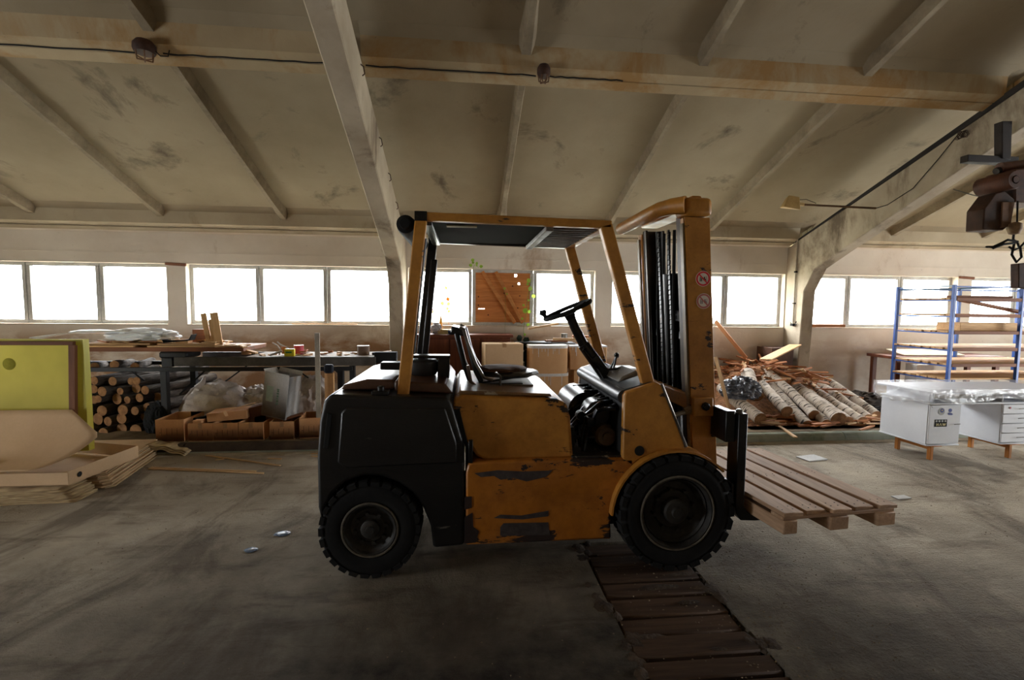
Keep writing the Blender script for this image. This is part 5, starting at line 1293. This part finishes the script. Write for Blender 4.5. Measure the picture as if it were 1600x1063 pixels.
vine('dried_sprig', 'single dried orange leaf cluster at the left edge of the same window', [(-0.538, 7.750, 1.333), (-0.547, 7.740, 1.468), (-0.557, 7.740, 1.622)], .003, DRY, [((-0.547, 7.600, 1.501), .09), ((-0.527, 7.600, 1.542), .07), ((-0.567, 7.600, 1.592), .06)], .05, LEAFD)
# roof lamps (old junction lamps clinging to the first joint)
for (x, lb) in ((-2.72, 'rusty round lamp fitting on the roof joint left of the portal frame'), (.72, 'rusty round lamp fitting on the roof joint above the truck')):
    z = zt(4.5) ; R_ = root('ceiling_lamp', (x, 4.50, z), lb, 'lamp')
    sc = 1.25 if x < 0 else .9
    MB().lathe([(0, 0), (.05 * sc, 0), (.068 * sc, -.03), (.07 * sc, -.07), (.06 * sc, -.10), (0, -.10)], (x, 4.49, z + .01), 'z', 18).build('housing', RUST, R_)
    m = MB()
    for k in range(6): t = 2 * PI * k / 6; m.tube([(x + .055 * sc * math.cos(t), 4.49 + .055 * sc * math.sin(t), z - .09), (x + .05 * sc * math.cos(t), 4.49 + .05 * sc * math.sin(t), z - .135), (x, 4.49, z - .145)], .006, 5)
    m.build('cage', M('rust_brown', (120, 78, 44), (80, 54, 36)), R_)
    if x < 0: MB().tube([(x + .07, 4.5, z - .05), (x + .12, 4.5, z - .10), (x + .17, 4.52, z - .09), (x + .16, 4.56, z - .02)], .005, 5).build('cable_loop', MATTE, R_)
# swing-arm floodlight on the right frame
R_ = root('arm_floodlight', (5.561, 6.000, 3.023), 'old yellowish floodlight on a rusty arm fixed to the right portal frame', 'lamp')
a = Vector((5.50, 5.97, 3.01)); R_.location = a
b = Vector((4.634, 6.200, 3.079))
MB().tube([a, b], .014, 8).build('arm', M('rusty_arm', (110, 80, 50), (70, 52, 38)), R_)
h = Vector((4.446, 6.200, 3.091)); s = .1
m = MB(); vs = [(h.x - .13, h.y - .08, h.z - .055), (h.x + .03, h.y - .11, h.z - .085), (h.x + .11, h.y + .06, h.z - .05), (h.x - .06, h.y + .09, h.z - .03), (h.x - .05, h.y - .03, h.z + .075), (h.x + .07, h.y - .03, h.z + .06), (h.x + .08, h.y + .04, h.z + .06), (h.x - .02, h.y + .05, h.z + .07)]
vs = [tuple(h + (Vector(q) - h) * 1.35) for q in vs]
m.add(vs, [(0, 3, 2, 1), (4, 5, 6, 7), (0, 1, 5, 4), (1, 2, 6, 5), (2, 3, 7, 6), (3, 0, 4, 7)]); m.build('housing', M('yellowed_lamp_housing', (196, 166, 110), (166, 134, 84), rough=.5), R_, bevel=.012)
MB().bar(h + Vector((.06, 0, 0)), b, .03, .04).build('bracket', M('yellowed_lamp_housing', (196, 166, 110), (166, 134, 84), rough=.5), R_, bevel=.004)
MB().tube([h + Vector((.09, 0, .05)), h + Vector((.22, 0, .06)), h + Vector((.36, -.01, .01))], .004, 5).build('lamp_flex', MATTE, R_)
MB().tube([a, (5.505, 5.80, 3.02), (5.505, 5.45, 3.15), (5.505, 5.15, 3.42), (5.505, 4.95, 3.62)], .005, 5).build('supply_cable', MATTE, R_)
m = MB()
random.seed(8); m.tube([(0 + random.uniform(-.012, .012), .05 * math.cos(t * 1.9) * (1 + .4 * math.sin(t)), .04 * math.sin(t * 2.3)) for t in [q * .35 for q in range(40)]], .004, 5)
o = m.build('cable_tangle', RUST); o.location = (5.50, 4.90, 3.60); tag(o, 'tangle of dirty cable on the side of the right portal frame', 'cable')

# ================================================================== right: log and scrap pile
mound = MB()
def mf(u, v):
    x = 3.65 + 3.0 * u; y = 5.62 + 2.0 * v
    k = max(0, 1 - ((x - 4.75) / 1.25) ** 2) * max(0, min(1, (v - .1) / .6)) ** 1.8
    return (x, y, .10 + .62 * k + .03 * mnoise.noise(Vector((x * 6, y * 6, 0))) * (k > .02))
mound.grid(mf, 50, 34); o = mound.build('wood_chip_heap', M('wood_chips', (176, 122, 78), (110, 74, 48), rough=.95, scale=18, bump=1, bscale=30, bd=.03)); tag(o, 'heap of splintered wood chips under the birch logs', 'wood chips', kind='stuff')
def hz(x, y):
    v = (y - 5.62) / 2.0; return .10 + .62 * max(0, 1 - ((x - 4.75) / 1.25) ** 2) * max(0, min(1, (v - .1) / .6)) ** 1.8
random.seed(21)
sc_src = []
for L, w, t, mat in ((.30, .04, .022, SCR), (.22, .05, .016, SCR2), (.38, .03, .022, SCR), (.15, .045, .024, SCR), (.25, .06, .014, SCR)):
    m = MB(); m.add([(0, -w / 2, -t / 2), (L, -w * .35, -t / 2), (L * .97, w * .45, -t / 2), (0.01, w / 2, -t / 2), (0, -w / 2, t / 2), (L * .98, -w * .35, t / 2), (L, w * .4, t / 2), (-.01, w / 2, t / 2)], [(0, 3, 2, 1), (4, 5, 6, 7), (0, 1, 5, 4), (1, 2, 6, 5), (2, 3, 7, 6), (3, 0, 4, 7)])
    sc_src.append(m.build('wood_scrap', mat, smooth=False))
used = set(); n_ = 0
for k in range(230):
    if k < 150:
        x = random.gauss(4.75, .5); y = random.uniform(6.75, 7.5)
    elif k < 205: x = random.uniform(3.95, 5.6); y = random.uniform(5.66, 6.1)
    else: x = random.uniform(5.3, 6.3); y = random.uniform(5.64, 5.9)
    x = min(max(x, 3.75), 6.3)
    i = k % 5
    if i in used: o = sc_src[i].copy(); COL.objects.link(o)
    else: o = sc_src[i]; used.add(i)
    ang_ = random.uniform(-1.5, 1.2) if k < 150 else random.uniform(-.5, .5)
    o.location = (x, y, hz(x, y) + random.uniform(.015, .07)); o.rotation_euler = (random.uniform(-.5, .5), random.uniform(-.3, .3) if k < 150 else random.uniform(-.06, .06), ang_ + (PI if random.random() < .5 else 0))
    if o.location.x > 5.1 and y > 7.0: o.location.y = 6.7
    tag(o, '%s %s' % (['long orange-brown wood scrap', 'short pale wood scrap', 'thin long wood scrap', 'short thick wood scrap', 'flat wide wood scrap'][i], 'in the heap above the birch logs' if k < 150 else 'lying before and under the birch logs' if k < 205 else 'at the right foot of the birch logs'), 'wood scrap', 'splintered wood scraps in the heap')
# birch logs
bl = [(0.085, 'leftmost birch log, grey-barked, lying low with its pale cut end towards us'),
      (0.095, 'short thick knobbly birch log beside the grey plastic bag'),
      (0.072, 'mossy birch log lying on top, its cut end above the scraps'),
      (0.066, 'slim birch log running down under the mossy one'),
      (0.068, 'knotty slim birch log lying highest in the middle of the heap'),
      (0.062, 'slim birch log half hidden between the knotty one and the thick one'),
      (0.095, 'thickest birch log in the middle of the row with horizontal dark scars'),
      (0.072, 'birch log directly right of the thickest one'),
      (0.072, 'third birch log from the right end of the heap'),
      (0.07, 'second birch log from the right, lying slightly higher'),
      (0.072, 'rightmost birch log beside the wrapped desk')]
BL_P = [((3.846, 6.7, 0.486), (3.839, 5.75, 0.208)), ((4.347, 6.9, 0.679), (4.127, 6.25, 0.423)), ((4.378, 6.6, 0.547), (4.307, 5.85, 0.307)), ((4.638, 7.0, 0.603), (4.491, 5.72, 0.146)), ((4.764, 7.1, 0.691), (4.659, 5.85, 0.259)), ((4.908, 6.9, 0.475), (4.728, 5.72, 0.125)), ((5.15, 7.0, 0.518), (4.912, 5.72, 0.105)), ((5.358, 7.1, 0.459), (5.078, 5.72, 0.085)), ((5.459, 7.0, 0.454), (5.325, 5.75, 0.108)), ((5.667, 7.2, 0.505), (5.579, 5.95, 0.18)), ((5.892, 7.3, 0.531), (5.865, 6.15, 0.147))]
for k, (r, lb) in enumerate(bl):
    p = Vector(BL_P[k][1]); q = Vector(BL_P[k][0])
    q.z = max(q.z, .12 + r); p.z = max(p.z, .10 + r)
    o = make_log(r, (q - p).length, BARK, .022, 'birch_log', 16, 9, 50 + k); align(o, p, q); tag(o, lb, 'log', None)
# plank leaning against the sill, board, stick, bag
p, q = Vector((4.589, 7.300, 0.834)), Vector((4.234, 7.660, 1.428)); o = MB().box(((q - p).length / 2, 0, 0), ((q - p).length, .06, .025)).build('leaning_plank', SCR, bevel=.002, seg=1); align(o, p, q); tag(o, 'long narrow plank leaning from the heap up to the window sill', 'plank')
p, q = Vector((4.655, 6.900, 0.858)), Vector((5.365, 7.200, 1.064)); o = MB().box(((q - p).length / 2, 0, 0), ((q - p).length, .20, .018)).build('tilted_board', PLW, bevel=.002, seg=1); align(o, p, q); tag(o, 'wide pale board sticking up from the heap beside the column', 'board')
p, q = Vector((3.380, 5.700, 0.352)), Vector((3.309, 5.950, 1.003)); p = q + (p - q) * ((q.z - .115) / (q.z - p.z)); o = MB().box(((q - p).length / 2, 0, 0), ((q - p).length, .035, .03)).build('upright_stick', SCR2, bevel=.002, seg=1); align(o, p, q); tag(o, 'pale square stick leaning upright beside the mast', 'stick')
for (a_, b_, Y0, Y1, w_, lb) in (((1150, 566), (1170, 590), 7.0, 6.5, .035, 'pale stick poking out above the short thick birch log'), ((1143, 576), (1165, 606), 6.9, 6.4, .04, 'second pale stick beside the grey plastic bag')):
    pass
p, q = Vector((4.172, 6.053, 0.130)), Vector((3.959, 5.228, 0.090)); o = MB().box(((q - p).length / 2, 0, 0), ((q - p).length, .045, .015)).build('kerb_slat', SCR2, bevel=.002, seg=1); align(o, p, q + Vector((0, 0, .02))); tag(o, 'pale slat jutting out over the mossy kerb', 'slat')
o = crumple((0, 0, .0), (.24, .2, .17), 71, .16, 5, 2.6).build('plastic_bag', GREYBAG); o.location = (3.896, 6.300, 0.489); tag(o, 'shiny crumpled grey plastic bag among the birch logs', 'bag')
o = MB().bx(-.35, .35, -.2, .2, 0, .9).build('dark_board', M('dull_brown_board', (110, 78, 60), (80, 58, 46))); o.data.transform(Matrix.Scale(.55, 4, (1, 0, 0))); o.location = (5.22, 7.50, .101); tag(o, 'dark brown box standing in the corner beside the column', 'box')  # one plain dark brown
MB_ = crumple((0, 0, 0), (.30, .2, .13), 77, .3, 4, 3); o = MB_.build('bark_heap', DBARK); o.location = (6.35, 6.95, .17); tag(o, 'heap of dark earth and bark by the wall right of the column', 'heap')
m = MB(); m.tube([(6.1 + .16 * math.cos(t / 3.0), 6.3 + .10 * math.sin(t / 3.0), .22 + .03 * math.sin(t)) for t in range(20)], .008, 5, True); o = m.build('wire_coil', MATTE); tag(o, 'loop of black wire on the ground beside the wrapped desk', 'wire'); at_origin(o, (6.1, 6.3, .2))
o = obj_box('sill_plank', (5.98, 7.70, 1.33), (.85, .05, .05), SCR, 'orange wood strip lying on the sill right of the column', 'strip'); o.location = (6.25, 7.74, 1.331)
o = obj_box('sill_lath', (-2.2, 7.74, 1.331), (1.0, .03, .018), SCR2, 'thin pinkish lath lying on the sill above the bench', 'lath')
# papers on the floor
for (p, d, lb, rz) in (((3.814, 4.770, 0.000), (.26, .17, .012), 'white flat packet lying on the floor behind the pallet', .2), ((3.824, 3.698, 0.000), (.14, .07, .008), 'small white scrap of paper on the floor right of the pallet', .1)):
    o = obj_box('paper_packet', p, d, CARDW, lb, 'paper', rot=(0, 0, rz), bevel=.002); o.location.z = .001

# ================================================================== right: drying rack with slats
RK = root('blue_rack', (7.7, 6.3, .10), 'blue steel drying rack loaded with timber slats at the right', 'rack')
XR = [6.685, 7.745, 8.80]; YR = [5.90, 6.75]
for x in XR:
    for y in YR: MB().bx(x - .02, x + .02, y - .02, y + .02, .10, 2.0).build('post', BLUE, RK, bevel=.003, seg=1)
zs = [.68, .885, 1.105, 1.34, 1.575, 1.80]
for z in zs:
    for x in XR: MB().bx(x - .012, x + .012, 5.92, 6.73, z - .022, z - .003).build('shelf_arm', BLUE, RK)
LB = M('light_blue_bar', (150, 184, 220), (110, 150, 196), rough=.4)
MB().bx(6.70, 8.79, 5.885, 5.905, 1.965, 1.985).build('top_bar', BLUE, RK); MB().bx(6.70, 8.79, 6.745, 6.765, 1.955, 1.975).build('top_bar', BLUE, RK)
for x in XR: MB().bar((x, 5.92, 1.985), (x, 6.73, 1.98), .014).build('top_side_bar', LB, RK)
MB().bar((6.69, 6.73, 1.95), (7.74, 5.92, 1.99), .010, .02).build('top_brace', LB, RK)
random.seed(31)
lbz = ['lowest', 'second lowest', 'third', 'fourth', 'fifth', 'topmost']
for li_, z in enumerate(zs):
    n = [13, 13, 13, 11, 4, 4][li_]
    first = None
    for k in range(n):
        y = 5.92 + (.79 / 12.6) * k if n > 5 else [5.92, 6.0, 6.4, 6.62][k]
        o = None
        src = globals().get('_slat')
        if src is None:
            src = MB().box((1.06, .028, .0125), (2.13, .056, .025)).build('slat', PLW, bevel=.002, seg=1); globals()['_slat'] = src; o = src
        else: o = src.copy(); COL.objects.link(o)
        o.location = (6.665 + random.uniform(-.01, .03), y, z - .002); o.rotation_euler = (0, 0, random.uniform(-.006, .006))
        tag(o, '%s pale slat from the front on the %s shelf of the blue rack' % (ORD[k], lbz[li_]), 'slat', 'slats on the %s rack shelf' % lbz[li_])
    if li_ >= 1:
        o = MB().box((1.0, 0, .013), (2.0, .02, .045)).build('front_board', BRX, bevel=.002); o.location = (6.72, 5.895, z - .012)
        tag(o, 'brown edge board along the front of the %s rack shelf' % lbz[li_], 'board')
o = obj_box('timber_block', (7.42, 6.18, 1.365), (.95, .34, .11), PLW, 'thick pale glued timber slab on the fourth shelf of the rack', 'timber'); 
o = MB().box((.5, 0, 0), (1.05, .10, .035)).build('sloping_plank', BRX, bevel=.003); align(o, (7.0, 6.05, 1.79), (8.02, 6.0, 1.605)); tag(o, 'brown plank slanting down from the topmost to the fifth rack shelf', 'plank')
o = obj_box('dark_plank', (7.2, 6.0, 1.826), (.9, .12, .03), BRX, 'brown plank lying on the topmost rack shelf', 'plank')
# low table with odds and ends behind the rack
TB = root('low_table', (7.7, 7.25, .10), 'low brown table behind the blue rack', 'table')
MB().bx(7.0, 9.0, 7.0, 7.6, .84, .89).build('top', RBX, TB, bevel=.006)
for x in (7.08, 8.9):
    for y in (7.05, 7.5): MB().bx(x - .035, x + .035, y, y + .06, .10, .84).build('leg', RB, TB)
o = obj_box('white_sheet', (7.75, 7.25, .89), (1.1, .35, .015), M('pale_sheet', (228, 216, 190), (206, 190, 160)), 'pale board lying on the low table behind the rack', 'board'); o.rotation_euler = (.2, 0, 0); o.location.z = .93
o = obj_box('small_white_box', (7.3, 6.9, .101), (.3, .2, .68), CARDW, 'white box standing under the low table behind the rack', 'box')

# ================================================================== right: desk wrapped in stretch film
DK = root('wrapped_desk', (5.85, 4.95, 0), 'white office desk on honey pine legs wrapped in clear stretch film', 'desk')
D0, D1 = 4.62, 5.22
def bd_(nm, x0, x1, y0, y1, z0, z1, mat=WHT, par=None, lb=None, bev=.003): return MB().bx(x0, x1, y0, y1, z0, z1).build(nm, mat, par or DK, bevel=bev, seg=1, label=lb)
for (xa_, xb_) in ((5.045, 5.43), (5.945, 6.40)):
    bd_('pedestal', xa_, xb_, D0 + .018, D1, .175, .62)
    bd_('base_panel', xa_ - .006, xb_ + .006, D0, D1 + .005, .160, .175)
dr = bd_('door', 5.050, 5.425, D0, D0 + .018, .18, .615)
hd = MB().tube([(5.345, D0 - .012, .40), (5.415, D0 - .012, .404)], .004, 6).build('handle', STEEL, dr)
for k in range(4):
    z = .185 + k * .108; d = bd_('drawer', 5.95, 6.395, D0, D0 + .018, z, z + .102)
    MB().tube([(6.13, D0 - .012, z + .055), (6.22, D0 - .012, z + .057)], .004, 6).build('handle', STEEL, d)
MB().lathe([(0, D0 - .001), (.011, D0 - .001), (.011, D0 - .004), (0, D0 - .004)], (6.03, 0, .575), 'y', 12).build('lock', REDP, DK)
bd_('lower_top', 5.03, 6.75, D0 - .01, D1 + .005, .622, .64); bd_('desk_top', 5.0, 6.78, D0 - .06, D1 + .03, .745, .765)
for x in (5.10, 5.95, 6.35): bd_('divider', x, x + .015, D0 + .02, D1, .64, .745)
bd_('back_panel', 5.43, 5.945, D1 - .02, D1, .60, .745, M('shelf_back', (190, 180, 170), (170, 160, 150)))
bd_('shelf_front', 5.12, 5.95, D0 + .22, D0 + .235, .64, .745, M('shelf_back', (190, 180, 170), (170, 160, 150)))
for x in (5.10, 6.07):
    bd_('leg', x, x + .035, D0 + .005, D0 + .05, 0, .16, LEGW); bd_('leg', x, x + .035, D1 - .20, D1 - .155, 0, .16, LEGW); bd_('leg_rail', x + .004, x + .031, D0 + .05, D1 - .20, .11, .16, LEGY)
    bd_('foot_bar', x - .02, x + .13, D0 + .0, D0 + .05, .150, .160, LEGY)
# stickers on the door
def disc(x, z, r, mat, nm, par, dy=.0012): return MB().lathe([(0, D0), (r, D0), (r, D0 - dy), (0, D0 - dy)], (x, 0, z), 'y', 20).build(nm, mat, par)
NB = M('navy_sticker', (36, 60, 150), (30, 48, 120), rough=.5, bump=0); GR = M('grey_sticker', (170, 170, 164), (150, 150, 146), rough=.5, bump=0); CRM = M('cream_print', (226, 212, 150), (200, 186, 128), rough=.5, bump=0)
s_ = disc(5.19, .545, .040, GR, 'sticker', dr); disc(5.195, .555, .022, NB, 'emblem', dr, .002); MB().bx(5.19, 5.20, D0 - .003, D0 - .002, .548, .566).bx(5.185, 5.205, D0 - .003, D0 - .002, .553, .558).build('emblem_cross', CRM, dr, smooth=False)
disc(5.295, .555, .021, NB, 'sticker', dr); MB().prism([(5.265, .522), (5.275, .505), (5.315, .502), (5.332, .512), (5.31, .528), (5.28, .532)], D0 - .0015, D0).build('sticker', NB, dr, smooth=False)
s_ = MB().bx(5.115, 5.265, D0 - .0015, D0, .375, .455).build('label_plate', MATTE, dr, smooth=False)
m = MB()
for q in range(4): m.lathe([(0, D0 - .0015), (.012, D0 - .0015), (.012, D0 - .0024), (0, D0 - .0024)], (5.136 + q * .036, 0, .438), 'y', 12)
m.build('symbols', GR, dr, smooth=False)
m = MB()     # the bold word on the plate, H A W in the same blocky cream capitals
z0, z1, y_, yb_ = .385, .413, D0 - .0024, D0 - .0015
def st(x0, x1, za, zb): m.bx(x0, x1, y_, yb_, za, zb)
st(5.138, 5.146, z0, z1); st(5.157, 5.165, z0, z1); st(5.146, 5.157, .396, .402)
m.prism([(5.172, z0), (5.180, z0), (5.188, z1 - .006), (5.196, z0), (5.204, z0), (5.192, z1), (5.184, z1)], y_, yb_)
m.prism([(5.209, z1), (5.216, z1), (5.222, z0 + .012), (5.228, z1), (5.234, z1), (5.240, z0 + .012), (5.246, z1), (5.253, z1), (5.244, z0), (5.237, z0), (5.231, z0 + .014), (5.225, z0), (5.218, z0)], y_, yb_)
m.build('lettering', CRM, dr, smooth=False)
MB().bx(5.064, 5.068, D0 - .001, D0, .60, .61).bx(5.064, 5.080, D0 - .001, D0, .59, .594).build('small_mark', INK, dr, smooth=False)
# film: draped over the top and hanging in folds round the edges
random.seed(2)
def film(u, v):
    x = 4.975 + 1.84 * u; y = 4.545 + .72 * v
    n1 = mnoise.noise(Vector((x * 5, y * 7, 1))) ; n2 = mnoise.noise(Vector((x * 17 + y * 9, y * 13, 4)))
    return (x, y, .790 + .010 * abs(n1) + .007 * abs(n2))
def skirt(u, v):
    # runs along the left end then the front
    if u < .3: x, y = 4.975 - .012, 5.265 - (u / .3) * .72; nx, ny = -1, 0
    else: x, y = 4.975 + (u - .3) / .7 * 1.84, 4.545; nx, ny = 0, -1
    drop = (.132 if u >= .3 else .175) + .03 * math.sin(u * 17) + (.03 * mnoise.noise(Vector((u * 20, 0, 0))))
    k = mnoise.noise(Vector((u * 34, v * 3, 2))) * .010 + mnoise.noise(Vector((u * 80, v * 9, 7))) * .004
    ins = 0.015 * v * v
    return (x + nx * (k - ins), y + ny * (k - ins), .798 - drop * v)
m = MB(); m.grid(film, 60, 26); m.grid(skirt, 150, 10); o = m.build('stretch_film', WRAP, DK)

# ================================================================== chain hoist hanging from the right frame
HO = root('electric_hoist', (5.0, 4.0, 2.6), 'rusty brown electric chain hoist hanging from the frame at the right edge', 'hoist')
RB2 = M('rusty_hoist_brown', (110, 66, 46), (62, 40, 30), rough=.6, scale=5)
RLM = M('dark_rusty_rail', (46, 34, 28), (26, 20, 18), rough=.7)
def poly(pts, y0, y1): return MB().prism([(q[0], q[2]) for q in pts], y0, y1)
poly([(5.319, 4.400, 3.534), (5.427, 4.400, 3.539), (5.448, 4.400, 3.163), (5.353, 4.400, 3.172)], 4.35, 4.43).build('hanger', RLM, HO, bevel=.004)
MB().bx(4.98, 5.55, 4.36, 4.44, 3.13, 3.20).build('rail', RLM, HO, bevel=.006)
MB().tube([(5.021, 4.100, 2.998), (5.358, 4.100, 3.047)], .045, 14).build('trolley_beam', RB2, HO)
MB().tube([(4.984, 4.100, 2.962), (5.017, 4.100, 2.975)], .03, 10).build('trolley_wheel', RLM, HO)
c = (5.013, 4.050, 2.849)
MB().lathe([(0, 3.95), (.075, 3.95), (.085, 3.97), (.085, 4.25), (0, 4.26)], (c[0], 0, c[2]), 'y', 20).lathe([(0, 3.945), (.03, 3.945), (.03, 3.95), (0, 3.95)], (c[0], 0, c[2]), 'y', 16).build('motor', RB2, HO)
poly([(5.052, 4.000, 2.960), (5.416, 4.000, 3.008), (5.452, 4.000, 2.658), (5.087, 4.000, 2.659)], 4.0, 4.25).build('gearbox', RB2, HO, bevel=.015)
poly([(4.881, 4.000, 2.734), (4.775, 4.000, 2.591), (4.779, 4.000, 2.399), (4.992, 4.000, 2.398), (5.047, 4.000, 2.447), (5.085, 4.000, 2.682), (4.971, 4.000, 2.760)], 4.0, 4.16).build('chain_box', RUST, HO, bevel=.01)
poly([(4.942, 3.990, 2.652), (4.951, 3.990, 2.419), (5.043, 3.990, 2.433), (5.068, 3.990, 2.656)], 3.985, 4.0).build('chain_box_lid', M('worn_lid_brown', (140, 104, 78), (90, 66, 50)), HO, bevel=.004)
MB().tube([(5.075, 3.970, 2.663), (5.087, 3.970, 2.466)], .008, 6).build('load_chain', BLKM, HO)
c = (5.066, 3.970, 2.407)
MB().lathe([(0, .062), (.03, .06), (.052, .045), (.055, .0), (.038, -.045), (0, -.055)], (c[0], 3.97, c[2]), 'z', 16).build('hook_block', M('worn_brass_block', (176, 146, 110), (120, 94, 70)), HO)
MB().tube([(5.064, 3.970, 2.360), (5.062, 3.970, 2.313), (5.112, 3.970, 2.279), (5.130, 3.970, 2.232), (5.078, 3.970, 2.214), (5.028, 3.970, 2.242)], .010, 8).build('hook', BLKM, HO)
MB().tube([(5.085, 3.950, 2.288), (4.984, 3.950, 2.303), (4.920, 3.950, 2.272), (4.838, 3.950, 2.235), (4.772, 3.950, 2.234), (4.815, 3.930, 2.221), (4.916, 3.930, 2.258), (5.033, 3.940, 2.273)], .011, 7).build('sling_rope', MATTE, HO)
MB().tube([(5.053, 3.950, 2.275), (5.036, 3.950, 2.169), (5.090, 3.950, 2.100), (5.138, 3.950, 2.148), (5.116, 3.950, 2.241), (5.165, 3.950, 2.289)], .010, 7).build('sling_loop', MATTE, HO)
poly([(5.091, 3.950, 2.088), (5.250, 3.950, 2.103), (5.275, 3.950, 1.854), (5.112, 3.950, 1.864)], 3.93, 4.0).build('pendant_box', RUST, HO, bevel=.006)
MB().tube([(5.176, 3.970, 2.643), (5.217, 3.970, 2.092)], .008, 6).build('pendant_cable', MATTE, HO)
MB().tube([(4.846, 4.000, 2.680), (5.227, 4.500, 2.841), (5.780, 5.200, 3.085)], .005, 5).build('supply_wire', MATTE, HO)
